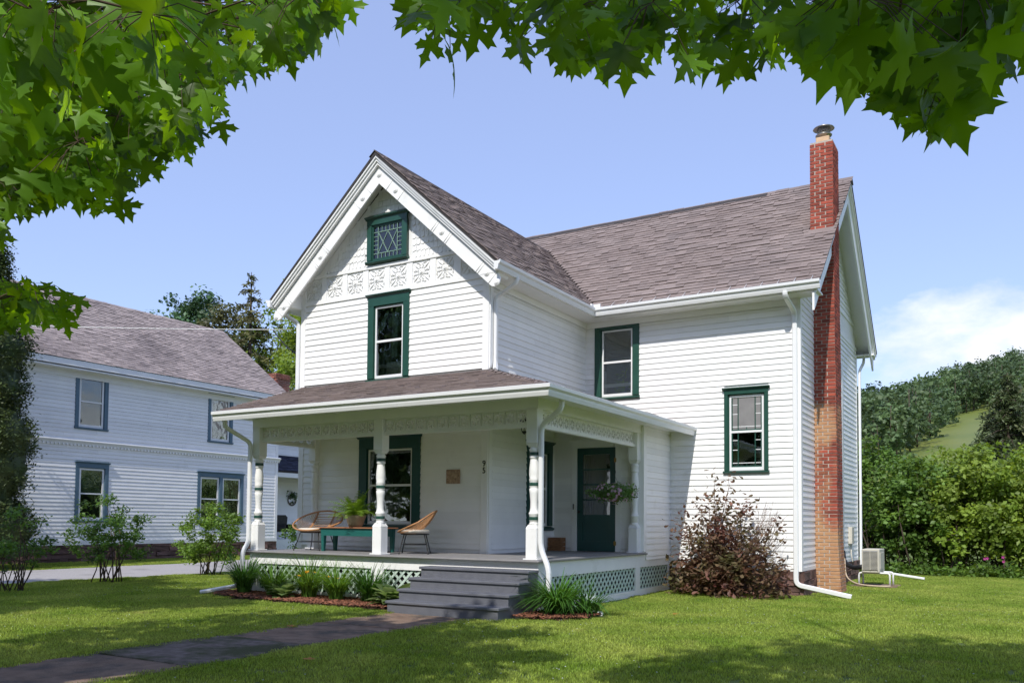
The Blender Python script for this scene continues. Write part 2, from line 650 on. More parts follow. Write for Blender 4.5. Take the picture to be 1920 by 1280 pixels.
BEIGE = material('ac_beige', (.56, .53, .45), (.52, .49, .42), 6, .5)
ACGREY = material('ac_grille', (.20, .21, .23), (.16, .17, .19), 6, .5)
HOSE = material('pale_hose', (.62, .50, .37), (.55, .44, .32), 8, .6)
BARK = material('bark', (.085, .062, .045), (.05, .038, .03), 9, .95, .8, 30, stretch=(3, 3, .6))
TWIG = material('twig', (.075, .05, .035), (.11, .075, .05), 12, .9)
TWIGR = material('smoke_bush_twig', (.15, .085, .06), (.22, .14, .10), 12, .9)
PANE = glass_material('window_glass', dark=.03)
PANED = glass_material('dark_window_glass', dark=.2)


def leafmat(name, a, b, trans=.35, tint=.5, rough=.5, tint2=None, spec=.35, scale=.9):
    return material(name, a, b, scale, rough, tint=tint, trans=trans, spec=spec, tint2=tint2, detail=3)


LEAF = leafmat('maple_leaf', (.080, .185, .016), (.135, .270, .028), .60, .5, .40, scale=4.0)
LEAFC = leafmat('maple_crown', (.035, .085, .012), (.045, .105, .015), .35, .4)
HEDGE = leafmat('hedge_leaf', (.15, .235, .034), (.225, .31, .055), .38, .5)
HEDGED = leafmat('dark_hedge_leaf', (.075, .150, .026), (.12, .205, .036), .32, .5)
FOREST = leafmat('forest_leaf', (.070, .118, .048), (.100, .150, .060), .25, .55, scale=.06)
FORESTN = leafmat('wood_edge_leaf', (.10, .175, .032), (.14, .225, .045), .3, .5, scale=.1)
CEDAR = leafmat('arborvitae_leaf', (.040, .070, .018), (.085, .110, .030), .2, .6, scale=1.6)
PINE = leafmat('pine_needle', (.050, .115, .050), (.075, .140, .058), .2, .5)
SPRUCE = leafmat('spruce_needle', (.060, .085, .030), (.145, .140, .050), .2, .6, scale=.5)
SPRUCEG = leafmat('hill_spruce_needle', (.055, .080, .030), (.080, .105, .038), .2, .6)
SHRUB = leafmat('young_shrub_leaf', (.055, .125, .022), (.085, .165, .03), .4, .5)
SHRUBL = leafmat('bright_shrub_leaf', (.11, .20, .03), (.15, .25, .045), .4, .5)  # brighter, yellower green than the other young shrubs
SMOKE = leafmat('smoke_bush_leaf', (.190, .090, .070), (.120, .120, .050), .40, .5, scale=2.2, tint2=None)
LILY = leafmat('daylily_blade', (.045, .135, .022), (.075, .185, .030), .35, .5)
LILYL = leafmat('fresh_daylily_blade', (.095, .20, .030), (.13, .26, .042), .4, .5)
HOSTA = leafmat('hosta_leaf', (.11, .19, .055), (.20, .27, .11), .35, .5, scale=7)
FERN = leafmat('fern_frond', (.14, .27, .035), (.20, .34, .055), .4, .5)
BASKETL = leafmat('basket_leaf', (.09, .19, .045), (.14, .25, .06), .35, .6)
PETAL = leafmat('pink_petal', (.62, .42, .58), (.75, .62, .72), .4, .2)
YELLOW = leafmat('yellow_petal', (.85, .50, .03), (.85, .60, .06), .4, .2)
MAGENTA = leafmat('magenta_petal', (.55, .06, .30), (.6, .1, .4), .3, .2)
GRASS = material('lawn_grass', (.175, .275, .036), (.345, .410, .090), .8, .55, tint=.6, trans=.35, spec=.3, detail=5, dirt=(.40, .37, .13), dscale=1.1, dlo=.60, dhi=.80)
GRASSF = leafmat('meadow_grass', (.17, .22, .045), (.24, .27, .065), .2, .4, scale=.05)

# ================================================================== THE GROUND
gm = MB()
gm.add([(-400, -300, 0), (400, -300, 0), (400, 900, 0), (-400, 900, 0)], [(0, 1, 2, 3)])
tag(gm.obj('ground', SOIL), kind='structure')


def frame(o, u, m):
    """wall frame: local x runs to the viewer's right, local y into the wall, local z up"""
    return Matrix(((u[0], m[0], 0, o[0]), (u[1], m[1], 0, o[1]), (u[2], m[2], 1, o[2]), (0, 0, 0, 1)))


EXPO = 0.1225
_cl = {}


def clap_mesh(mat, h):
    key = (mat.name, round(h, 4))
    if key not in _cl:
        b = MB()
        sec = [(-.027, 0), (-.003, 0), (-.003, h + .012), (-.008, h + .012), (-.0265, .003)]
        b.prism(sec, 0, 1, 'x')
        _cl[key] = b.mesh('clapboard', mat)
    return _cl[key]


def intervals(u0, u1, holes):
    segs = [(u0, u1)]
    for a, b in holes:
        out = []
        for s, e in segs:
            if b <= s or a >= e:
                out.append((s, e))
            else:
                if a > s:
                    out.append((s, a))
                if b < e:
                    out.append((b, e))
        segs = out
    return [s for s in segs if s[1] - s[0] > .03]


def wall(owner, name, F, u0, u1, z0, z1, openings=(), mat=None, expo=EXPO, pieces=None, back=True, lim=None, zphase=None, zc0=None, zc1=None, inner=None):
    """backing slab pierced by the openings (u0,u1,z0,z1) plus one clapboard per course and stretch"""
    mat = mat or WHITE
    nrm = np.array(F.to_3x3() @ Vector((0, -1, 0)))
    b = MB()
    if back:
        us = sorted({u0, u1, *[x for o in openings for x in o[:2] if u0 < x < u1]})
        zs = sorted({z0, z1, *[x for o in openings for x in o[2:4] if z0 < x < z1]})
        for i in range(len(us) - 1):
            for j in range(len(zs) - 1):
                cu, cz = (us[i] + us[i + 1]) / 2, (zs[j] + zs[j + 1]) / 2
                if any(o[0] < cu < o[1] and o[2] < cz < o[3] for o in openings):
                    continue
                b.box(us[i], us[i + 1], 0, .12, zs[j], zs[j + 1])
    else:
        b.box(u0, u1, .0, .02, z0, z0 + .02)
    part = b.obj(name, inner or mat, owner, F)
    za, zb = (z0 if zc0 is None else zc0), (z1 if zc1 is None else zc1)
    z = (zphase if zphase is not None else za)
    while z > za + 1e-6:
        z -= expo
    k = 0
    while z < zb - .02:
        h = expo
        zz = max(z, za)
        hh = min(z + expo, zb) - zz
        if hh > .025:
            a, c = (u0, u1) if lim is None else lim(zz + hh * .5)
            a, c = max(a, u0), min(c, u1)
            holes = [(o[0] - o[4], o[1] + o[5]) for o in openings if o[2] - o[6] < zz + hh - .02 and o[3] + o[7] > zz + .02]
            for s, e in intervals(a, c, holes):
                n = 1 if e - s < 2.0 else (2 if random.random() < .75 else 1)
                if e - s > 6:
                    n = 4
                cuts = [s] + sorted(s + (e - s) * (q + random.uniform(.25, .75) - .5) / n for q in range(1, n)) + [e]
                for q in range(n):
                    M = F @ Matrix.Translation((cuts[q], -.002 + random.uniform(-.0015, .0015), zz)) @ Matrix.Rotation(random.uniform(-.0005, .0005), 4, 'Y') @ Matrix.Diagonal((cuts[q + 1] - cuts[q] - .0015, 1, 1, 1))
                    pieces.add(clap_mesh(mat, hh), M, part, random.uniform(-1, 1), nrm)
        z += expo
        k += 1
    return part


def window(owner, F, u0, u1, z0, z1, mat, casing=.15, head=.20, sill=.09, style='double', capw=.035, inside=None, sash=None, pane=None, label=None, storm=.035, trimout=.042):
    """a window: casing, cap and sill are the part, sash, panes and curtain its sub-parts. u0..z1 is the outside of the casing"""
    sash = sash or ALU
    pane = pane or PANE
    a, c, zb, zt = u0 + casing, u1 - casing, z0 + sill, z1 - head
    b = MB()
    t = -trimout
    b.box(u0, a, t, .02, zb, zt)
    b.box(c, u1, t, .02, zb, zt)
    b.box(u0, u1, t - .004, .02, zt, z1)
    b.prism([(t - .004, z1 - .02), (t - .030, z1 + .004), (t - capw - .02, z1 + .018), (t - capw - .02, z1 + .034), (.02, z1 + .034), (.02, z1 - .02)], u0 - .035, u1 + .035, 'x')
    b.prism([(t, z0), (t - .035, z0 + .028), (t - .035, z0 + .055), (.03, zb + .004), (.03, z0)], u0 - .02, u1 + .02, 'x')
    for p, q in ((a, a + .02), (c - .02, c)):
        b.box(p, q, -.01, .12, zb, zt)
    b.box(a, c, -.01, .12, zt - .02, zt)
    win = b.obj('window', mat, owner, F)
    if label:
        win['label'] = label
    # sash / storm frame
    s = MB()
    a2, c2, zb2, zt2 = a + .02, c - .02, zb + .004, zt - .02
    r = storm
    zm = (zb2 + zt2) / 2 + .02
    s.box(a2, a2 + r, .0, .045, zb2, zt2)
    s.box(c2 - r, c2, .0, .045, zb2, zt2)
    s.box(a2 + r, c2 - r, .0, .045, zt2 - r, zt2)
    s.box(a2 + r, c2 - r, .0, .045, zb2, zb2 + r * 1.5)
    if style in ('double', 'open', 'leaded_border'):
        s.box(a2 + r, c2 - r, -.004, .045, zm - .022, zm + .022)
    s.obj('sash', sash, win, F)

    def mkpane(p, q, zz0, zz1, y):
        g = MB()
        g.box(p, q, y, y + .004, zz0, zz1)
        return g.obj('pane', pane, win, F)

    if style in ('double', 'open', 'leaded_border'):
        mkpane(a2 + r - .004, c2 - r + .004, zm + .018, zt2 - r + .004, .022)
        mkpane(a2 + r - .004, c2 - r + .004, zb2 + r * 1.5 - .004, zm - .018, .034)
        if style == 'open':
            rr = MB()
            zr = zb2 + (zm - zb2) * .28
            rr.box(a2 + r, c2 - r, .05, .085, zr, zr + .075)
            rr.obj('raised_sash_rail', WHITE, win, F)
    else:
        mkpane(a2 + r - .004, c2 - r + .004, zb2 + r, zt2 - r + .004, .022)

    def bar(p, q, w_, y, m=None, nm='muntin'):
        p, q = np.array(p), np.array(q)
        d = q - p
        ln = np.linalg.norm(d)
        ang = math.atan2(d[1], d[0])
        k = MB()
        k.box(0, ln, y, y + .012, -w_ / 2, w_ / 2)
        k.obj(nm, m or mat, win, F @ Matrix.Translation((p[0], 0, p[1])) @ Matrix.Rotation(-ang, 4, 'Y'))

    A, C, B_, T = a2 + r, c2 - r, zb2 + r, zt2 - r
    if style == 'leaded':
        lead = MATS.get('leaded_came') or material('leaded_came', (.18, .30, .24), (.22, .34, .28), 9, .5)
        bw = (C - A) * .155
        y = .006
        for p, q in (((A + bw, B_), (A + bw, T)), ((C - bw, B_), (C - bw, T)), ((A, B_ + bw), (C, B_ + bw)), ((A, T - bw), (C, T - bw))):
            bar(p, q, .014, y, lead)
        nh = 4
        for i in range(1, nh + 1):
            x = A + bw + (C - A - 2 * bw) * i / (nh + 1)
            bar((x, T - bw), (x, T), .011, y + .001, lead)
            bar((x, B_), (x, B_ + bw), .011, y + .001, lead)
        for i in range(1, 5):
            zz = B_ + bw + (T - B_ - 2 * bw) * i / 5
            bar((A, zz), (A + bw, zz), .011, y + .001, lead)
            bar((C - bw, zz), (C, zz), .011, y + .001, lead)
        mid = (A + C) / 2
        l_, r_, bt, tp = A + bw, C - bw, B_ + bw, T - bw
        q1, q3 = l_ + (r_ - l_) * .5, r_
        for i, (p, q) in enumerate((((l_, tp), (mid, bt)), ((mid, bt), (r_, tp)), ((l_, bt), (mid, tp)), ((mid, tp), (r_, bt)))):
            bar(p, q, .013, y + .002 + .0015 * i, lead)
    if style == 'leaded_border':
        y = .008
        for (zz0, zz1, vis) in ((zb2 + r * 1.5, zm - .02, 1), (zm + .02, T, 0)):
            bw = (C - A) * .22
            for p, q in (((A, zz0), (A, zz1)), ((C, zz0), (C, zz1))):
                bar(p, q, .05, y, mat)
            bar((A, zz0 + .014), (C, zz0 + .014), .03, y + .001, mat)
            bar((A + bw, zz0), (A + bw, zz1), .022, y + .002, mat)
            bar((C - bw, zz0), (C - bw, zz1), .022, y + .002, mat)
            bar((A, zz0 + bw * .62), (C, zz0 + bw * .62), .014, y + .004, sash)
            bar(((A + C) / 2, zz0), ((A + C) / 2, zz0 + bw * .62), .014, y + .005, mat)
            for f in (.5, .78):
                zc = zz0 + (zz1 - zz0) * f
                bar((A, zc), (A + bw, zc), .014, y + .006, sash)
                bar((C - bw, zc), (C, zc), .014, y + .006, sash)
    if inside:
        inside(win, F, a2, c2, zb2, zt2, zm)
    return win


def drape(win, F, u0, u1, z0, z1, y, mat, waves=5, amp=.022, name='curtain'):
    n = waves * 6
    vs, fs = [], []
    for i in range(n + 1):
        u = u0 + (u1 - u0) * i / n
        d = amp * math.sin(2 * math.pi * waves * i / n) + random.uniform(-.004, .004)
        vs += [(u, y + d, z0), (u, y + d * .6, z1)]
    fs = [(2 * i, 2 * i + 2, 2 * i + 3, 2 * i + 1) for i in range(n)]
    return MB().add(vs, fs, True).obj(name, mat, win, F)


def flat(win, F, u0, u1, z0, z1, y, mat, name='window_shade'):
    return MB().box(u0, u1, y, y + .004, z0, z1).obj(name, mat, win, F)


# ================================================================== THE HOUSE
house = thing('house', 'white clapboard farmhouse with green window trim, front porch and red brick chimney', 'house')
clap = Pieces(house, 'clapboard')
ZK = 5.918 - EXPO * 12                     # one clapboard line, the others follow from it
FG = frame((0, 0, 0), (1, 0, 0), (0, 1, 0))           # gable front, u = x
FS = frame((0, 0, 0), (0, 1, 0), (-1, 0, 0))          # right side of the gable wing, u = y
YC = 4.14
FC = frame((0, YC, 0), (1, 0, 0), (0, 1, 0))          # cross wing front, u = x
XR = 4.76
FR = frame((XR, 0, 0), (0, 1, 0), (-1, 0, 0))         # cross wing right end, u = y
YB = 11.1
FD = frame((0, 2.62, 0), (1, 0, 0), (0, 1, 0))        # door wall
XV = 2.03
FV = frame((XV, 0, 0), (0, 1, 0), (-1, 0, 0))         # vestibule side
DECK = .845

# trim margins carried by an opening: (u0,u1,z0,z1, left,right,down,up) opening = inside of casing
CS = .15


def op(u0, u1, z0, z1, casing=.15, head=.20, sill=.09):
    return (u0 + casing, u1 - casing, z0 + sill, z1 - head, casing, casing, sill, head + .03)


W_ATT = (-2.95, -1.92, 6.68, 7.62)
W_SEC = (-2.93, -1.87, 4.24, 6.02)
W_POR = (-3.11, -1.55, 1.28, 3.12)
W_SID = (1.42, 2.50, 1.26, 3.08)
W_CW = (.25, 1.33, 4.19, 6.00)
W_RT = (3.24, 4.15, 2.47, 4.23)

lo_g = [op(*W_POR, .2, .22, .1)]
wall(house, 'porch_front_wall', FG, -4.8, 0, .62, 4.2, lo_g, pieces=clap, zphase=ZK, zc0=.92)
wall(house, 'gable_front_wall', FG, -4.8, 0, 4.2, 6.05, [op(*W_SEC)], pieces=clap, zphase=ZK)
wall(house, 'gable_side_wall', FS, 0.12, YC, .62, 6.25, [op(*W_SID, .16, .2, .1)], pieces=clap, zphase=ZK, zc0=.92)
wall(house, 'cross_wing_front_wall', FC, .02, XR, .56, 6.2, [op(*W_CW), op(*W_RT, .10, .12, .07)], pieces=clap, zphase=ZK)
slR = .861
wall(house, 'cross_wing_end_wall', FR, YC + .12, YB, .56, 6.2, [(7.3, 8.1, 3.7, 5.5, .12, .12, .1, .15), (7.3, 8.1, 1.0, 3.0, .12, .12, .1, .15)], pieces=clap, zphase=ZK)
DO = (.56, 1.44, .80, 2.99)                # door opening
wall(house, 'door_wall', FD, 0.02, XV - .02, .62, 3.6, [(DO[0], DO[1], DO[2], DO[3], .12, .12, .3, .18)], pieces=clap, zphase=ZK, zc0=.92)
wall(house, 'vestibule_side_wall', FV, 2.74, YC, .60, 3.42, [], pieces=clap, zphase=ZK, zc0=.70)
# hidden sides that close the shell
sh = MB()
sh.box(-4.8, -4.68, .12, YB, .3, 6.2)
sh.box(-4.68, XR - .12, YB - .12, YB, .3, 6.2)
for z0_, z1_ in ((.45, .55), (3.62, 3.75)):
    sh.box(-4.68, -.13, .13, YC + .13, z0_, z1_)
    sh.box(-4.68, XR - .13, YC + .13, YB - .12, z0_, z1_)
sh.obj('inner_shell', SHADE_WALL, house)
# gable end of the cross wing above the eaves, gable front above the frieze
g2 = MB()
zr_m, y_r = 9.53, 7.55
g2.prism([(YC, 6.2), (YB, 6.2), (YB, 6.35), (y_r, zr_m - .25), (YC, 6.5)], XR - .1, XR, 'x')
gp = g2.obj('cross_gable_wall', WHITE, house)
for i in range(26):
    zz = 6.75 + i * EXPO
    half = (zr_m - .25 - zz) / slR
    if half > .1:
        clap.add(clap_mesh(WHITE, EXPO), FR @ Matrix.Translation((y_r - half, -.002, zz)) @ Matrix.Diagonal((2 * half, 1, 1, 1)), gp, random.uniform(-1, 1), np.array([1., 0, 0]))
main_z0 = lambda y: 6.135 + slR * (y - 3.60)
st = MB()                                    # vertical battens in a band under the gable
for i in range(40):
    y = YC + .15 + i * .17
    if y + .11 < YB - .1:
        st.box(XR, XR + .018, y, y + .11, 6.22, min(6.70, main_z0(y) - .2, main_z0(2 * 7.55 - y - .11) - .2))
st.box(XR, XR + .04, YC + .55, YB - .55, 6.70, 6.78)
st.box(XR, XR + .035, YC + .05, YB - .05, 6.13, 6.22)
st.obj('batten_band', WHITE, house)

# ---- gable front: frieze with carved panels, fish-scale shingles
XC_, ZA, SLG = -2.4, 8.78, .909              # roof: centre line, apex height, slope
cth = math.cos(math.atan(SLG))


def zroof(x, off=0.0):
    return ZA - off / cth - SLG * abs(x - XC_)


g3 = MB()
g3.prism([(-4.8, 6.05), (0, 6.05), (0, 6.35), (XC_, ZA - .35), (-4.8, 6.35)], 0, .12, 'y')
gw = g3.obj('gable_wall', WHITE, house)
# hole for the attic window is only visual depth: a near-black sheet behind the sash stands in for the unlit room
fr = MB()
fr.box(-4.82, .02, -.038, .0, 6.045, 6.13)
fr.box(-4.62, -.18, -.050, .0, 6.60, 6.665)
fr.box(-4.68, -.12, -.012, .0, 6.13, 6.60)
pans = [(-4.67, -4.22), (-4.08, -3.64), (-3.51, -3.08), (-2.94, -2.51), (-2.38, -1.95), (-1.80, -1.37), (-1.23, -.80), (-.64, -.20)]
edges = [-4.80] + [x for p in pans for x in p] + [0.0]
for i in range(0, len(edges), 2):
    fr.box(edges[i], edges[i + 1], -.034, -.010, 6.13, 6.60 if 0 < i < len(edges) - 2 else 6.46)
frieze = fr.obj('frieze', WHITE, house)
orn = MB()
orn.box(-.20, .20, -.004, .006, -.215, .215)
for r_, d_ in ((.072, .018), (.046, .03), (.022, .042)):
    prof = [(r_, 0), (r_, d_ * .7), (r_ * .86, d_), (r_ * .6, d_ * .8)]
    bm_ = MB().lathe([(p, q) for p, q in prof], 20)
    orn.add([(x, -z, y) for x, y, z in bm_.v], bm_.f, True)
for q in range(8):
    an = q * math.pi / 4
    ca, sa = math.cos(an), math.sin(an)
    if q % 2:
        orn.tube([(ca * .09, -.008, sa * .09), (ca * .17, -.016, sa * .17), (ca * .255, -.008, sa * .255)], [.006, .011, .006], 6)
        for sg in (-1, 1):
            pts = []
            for t_ in range(9):
                th = an + sg * (.22 + .42 * math.sin(t_ / 8 * math.pi))
                rr = .085 + .15 * t_ / 8
                pts.append((math.cos(th) * rr * .95, -.012, math.sin(th) * rr * .95))
            orn.tube(pts, .0085, 5)
    else:
        for sg in (-1, 1):
            pts = []
            for t_ in range(8):
                th = an + sg * (.10 + .28 * math.sin(t_ / 7 * math.pi))
                rr = .085 + .10 * t_ / 7
                pts.append((math.cos(th) * rr, -.012, math.sin(th) * rr))
            orn.tube(pts, .008, 5)
orn_me = orn.mesh('ornament_panel', WHITE)
for a, c in pans:
    link(bpy.data.objects.new('ornament_panel', orn_me), frieze, Matrix.Translation(((a + c) / 2, -.012, 6.365)))
# fish-scale shingles: rows of rounded ones between rows of square ones
scl = Pieces(house, 'scale_shingle', 300, 8)


def scale_mesh(kind):
    b = MB()
    w_, h_ = .098, .22
    if kind == 'round':
        poly = [(-w_ / 2, h_)] + [(-w_ / 2, .055)] + [(-math.cos(t) * w_ / 2, .05 - math.sin(t) * .05) for t in np.linspace(.25, math.pi - .25, 8)] + [(w_ / 2, .055), (w_ / 2, h_)]
    elif kind == 'saw':
        poly = [(-w_ / 2, h_), (-w_ / 2, .0), (w_ / 2, .035), (w_ / 2, h_)]
    else:
        poly = [(-w_ / 2, h_), (-w_ / 2, 0), (w_ / 2, 0), (w_ / 2, h_)]
    n = len(poly)
    vs = [(x, -.026 + .02 * z / h_, z) for x, z in poly] + [(x, -.008, z) for x, z in poly]
    tri = tessellate_polygon([[Vector((p[0], p[1], 0)) for p in poly]])
    fs = [tuple(t) for t in tri] + [(i, (i + 1) % n, (i + 1) % n + n, i + n) for i in range(n)]
    b.add(vs, fs)
    return b.mesh('scale_shingle', WHITE)


SM = {k: scale_mesh(k) for k in ('round', 'saw', 'square')}
row = 0
z = 6.66
while z < 8.45:
    kind = 'saw' if row < 2 else ('round' if row < 7 else 'square')
    zt = z + .13
    half = (ZA - .42 - zt) / SLG
    x = XC_ - half + (.05 if row % 2 else 0)
    while x < XC_ + half:
        if not (W_ATT[0] - .03 < x + .03 and x - .03 < W_ATT[1] + .03 and z < W_ATT[3] + .02):
            scl.add(SM[kind], Matrix.Translation((x, -.002 + random.uniform(-.003, .001), z + random.uniform(-.003, .003))) @ Matrix.Rotation(random.uniform(-.015, .015), 4, 'Y'), gw, random.uniform(-1, 1))
        x += .103
    row += 1
    z += .133
scl.flush()


def in_attic(win, F, a, c, zb, zt, zm):
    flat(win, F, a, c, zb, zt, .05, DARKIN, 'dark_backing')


window(house, FG @ Matrix.Translation((0, -.055, 0)), *W_ATT, GREEN, .115, .13, .08, 'leaded', inside=in_attic, sash=GREEN, label='small attic window with leaded diamond panes', trimout=.03, storm=.02)


def in_sec(win, F, a, c, zb, zt, zm):
    drape(win, F, a, a + .13, zb, zt, .16, CURTG, 2)
    drape(win, F, c - .13, c, zb, zt, .16, CURTG, 2)
    drape(win, F, a + .27, a + .42, zb + .45, zt, .2, CURTG, 2)
    drape(win, F, a + .1, c - .05, zb, zb + .36, .22, CURT, 6)
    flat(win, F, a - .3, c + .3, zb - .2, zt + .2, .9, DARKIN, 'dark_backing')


window(house, FG, *W_SEC, GREEN, style='open', inside=in_sec)


def in_por(win, F, a, c, zb, zt, zm):
    drape(win, F, a, a + .12, zb, zt, .17, CURT, 2)
    drape(win, F, c - .16, c, zb, zt, .17, CURT, 3)
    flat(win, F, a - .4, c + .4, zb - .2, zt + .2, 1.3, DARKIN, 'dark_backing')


window(house, FG, *W_POR, GREEND, .2, .22, .1, 'double', inside=in_por, pane=PANED)


def in_sid(win, F, a, c, zb, zt, zm):
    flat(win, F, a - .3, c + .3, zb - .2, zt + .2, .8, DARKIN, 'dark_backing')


window(house, FS, *W_SID, GREEND, .16, .2, .1, 'double', inside=in_sid, pane=PANED)


def in_cw(win, F, a, c, zb, zt, zm):
    flat(win, F, a + .02, c - .02, zm + .1, zt, .10, DARKIN, 'window_shade')
    flat(win, F, a - .3, c + .3, zb - .2, zt + .2, .9, SHADEG, 'room_wall')
    b = MB()
    for i in range(60):
        p = np.array([(a + c) / 2 + .05 + random.gauss(0, .12), .2 + random.uniform(-.06, .06), zb + .12 + abs(random.gauss(0, .2))])
        d = np.array([random.gauss(0, 1), random.gauss(0, .4), random.gauss(.3, .7)])
        d /= np.linalg.norm(d)
        e = np.cross(d, (0, 1, 0))
        e /= np.linalg.norm(e) + 1e-9
        b.add([p, p + d * .05 + e * .015, p + d * .11, p + d * .05 - e * .015], [(0, 1, 2, 3)])
    b.obj('house_plant', FERN, win, F)


window(house, FC, *W_CW, GREEN, style='open', inside=in_cw)


def in_rt(win, F, a, c, zb, zt, zm):
    flat(win, F, a + .04, c - .04, zm - .03, zt, .016, SCREEN, 'screen_shade')
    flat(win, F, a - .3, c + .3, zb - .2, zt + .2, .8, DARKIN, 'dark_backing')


window(house, FC, *W_RT, GREEN, .075, .10, .07, 'leaded_border', inside=in_rt, label='window with leaded border panes and white storm sash', storm=.045, trimout=.05)
for zz in ((3.55, 5.65), (.9, 3.15)):
    window(house, FR, 7.2, 8.2, zz[0], zz[1], GREEN, .12, .16, .1, 'double')

# ---- corner boards, water tables, skirt boards
def board(*bx):
    b_ = MB()
    for q in bx:
        b_.box(*q)
    return b_.obj('corner_board', WHITE, house)


for x0, x1 in ((-4.81, -4.68), (-.13, .012)):
    for z0_, z1_ in ((4.1, 6.045), (DECK, 3.40)):
        if x1 > 0:
            b_ = MB().prism([(x0, -.036), (x1, -.036), (x1, -.012), (.036, -.012), (.036, .10), (.001, .10), (.001, 0), (x0, 0)], z0_, z1_, 'z')
            b_.obj('corner_board', WHITE, house)
        else:
            board((x0, x1, -.036, .0, z0_, z1_))
MB().prism([(XR - .13, YC - .03), (XR + .01, YC - .03), (XR + .01, YC - .012), (XR + .032, YC - .012), (XR + .032, YC + .11), (XR + .001, YC + .11), (XR + .001, YC), (XR - .13, YC)], .50, 6.0, 'z').obj('corner_board', WHITE, house)
board((XR, XR + .032, YB - .12, YB + .02, .50, 6.0))
board((0, .028, YC - .028, YC, 3.9, 5.98))
MB().prism([(XV - .13, 2.59), (XV + .03, 2.59), (XV + .03, 2.74), (XV + .001, 2.74), (XV + .001, 2.619), (XV - .13, 2.619)], .86, 3.40, 'z').obj('corner_board', WHITE, house)
wt = MB()
wt.box(2.1, XR - .13, YC - .035, YC, .50, .57)
wt.box(XR, XR + .03, YC + .11, YB - .12, .50, .57)
wt.obj('water_table', WHITE, house)

# ---- roofs
shin = Pieces(house, 'shingle', 300, 20)
RE = .145


def shingle_mesh(w_):
    b = MB()
    L_ = .205
    b.add([(0, 0, .024), (w_, 0, .024), (w_, L_, .003), (0, L_, .003), (0, 0, .004), (w_, 0, .004)], [(0, 1, 2, 3), (4, 5, 1, 0), (4, 0, 3), (5, 2, 1)])
    return b


SHM = [shingle_mesh(w_ - .001).mesh('shingle', SHING) for w_ in (.25, .19, .31)]


def shingle_plane(origin, along, upslope, ulim, vmax, pieces, parent, meshes=SHM, expo=RE, start=0.0):
    """courses: `along` unit vector to the right, `upslope` unit vector; ulim(v) -> (u0,u1)"""
    a, s = np.array(along, float), np.array(upslope, float)
    a /= np.linalg.norm(a)
    s /= np.linalg.norm(s)
    nrm = np.cross(a, s)
    R = Matrix(((a[0], s[0], nrm[0], 0), (a[1], s[1], nrm[1], 0), (a[2], s[2], nrm[2], 0), (0, 0, 0, 1)))
    v = start
    k = 0
    while v < vmax:
        u0, u1 = ulim(v + expo * .5)
        u = u0 - random.uniform(0, .3)
        while u < u1:
            me = random.choice(meshes)
            w_ = me.vertices[1].co.x + .001
            uu0, uu1 = max(u, u0), min(u + w_, u1)
            if uu1 - uu0 > .03:
                P = Vector(np.array(origin) + a * uu0 + s * v)
                M = Matrix.Translation(P + Vector(nrm) * random.choice((0, .002, .006, .012))) @ R
                fs_ = (uu1 - uu0 - .001) / (w_ - .001)
                if fs_ < .999:
                    M = M @ Matrix.Diagonal((fs_, 1, 1, 1))
                pieces.add(me, M, parent, random.uniform(-1, 1), nrm)
            u += w_
        v += expo
        k += 1


# gable wing roof (slabs carry the shingles)
YF = -.52
ye = .47                                       # eave overhang beyond the wall
rf = MB()
for sgn in (1, -1):
    xe = XC_ + sgn * (2.4 + ye)
    ze_ = ZA - SLG * (2.4 + ye)
    rf.prism([(XC_, ZA), (xe, ze_), (xe, ze_ - .05), (XC_, ZA - .07)], YF, 7.0, 'y')
groof = rf.obj('gable_roof', ROOFEDGE, house)


def main_z(y):
    return 6.135 + slR * (y - 3.60)


def valley_y(x):
    return 3.60 + (ZA - SLG * (x - XC_) - 6.135) / slR


dn = np.array([1, 0, -SLG])
dn /= np.linalg.norm(dn)
P0 = np.array([XC_ + 2.4 + ye + .03, YF - .02, ZA - SLG * (2.4 + ye + .03) + .004])
lenS = (2.4 + ye) * math.hypot(1, SLG)
shingle_plane(P0, (0, 1, 0), -dn, lambda v: (0, valley_y(P0[0] - v / math.hypot(1, SLG)) - YF + .03), lenS, shin, groof)
cap = MB()
for i in range(26):
    y = YF - .02 + i * .28
    if y < 6.9:
        cap.prism([(XC_ - .14, ZA - .09), (XC_, ZA + .028), (XC_ + .14, ZA - .09), (XC_ + .14, ZA - .098), (XC_, ZA + .016), (XC_ - .14, ZA - .098)], y, y + .30, 'y')
cap.obj('ridge_cap', ROOFEDGE, groof)
# cross wing roof
XE = 5.25
rf = MB()
zrm = main_z(y_r)
rf.prism([(3.60, 6.135), (y_r, zrm), (2 * y_r - 3.60, 6.135), (2 * y_r - 3.60, 6.075), (y_r, zrm - .07), (3.60, 6.075)], -5.3, 4.70, 'x')
rf.prism([(3.60, 6.135), (5.46, main_z(5.46)), (5.46, main_z(5.46) - .06), (3.60, 6.075)], 4.70, XE, 'x')
rf.prism([(6.22, main_z(6.22)), (y_r, zrm), (2 * y_r - 3.60, 6.135), (2 * y_r - 3.60, 6.075), (y_r, zrm - .07), (6.22, main_z(6.22) - .06)], 4.70, XE, 'x')
mroof = rf.obj('main_roof', ROOFEDGE, house)
up = np.array([0, 1, slR])
up /= np.linalg.norm(up)
hyp = math.hypot(1, slR)


def mlim(v):
    y = 3.57 + v / hyp
    z = main_z(y)
    lo = XC_ + (ZA - z) / SLG + .04 if z < ZA else -5.3
    hi = XE + .02
    if 5.44 < y < 6.24:
        hi = 4.69
    return (lo + 5.3, hi + 5.3)


shingle_plane((-5.3, 3.57, main_z(3.57) + .004), (1, 0, 0), up, mlim, (y_r - 3.57) * hyp, shin, mroof)


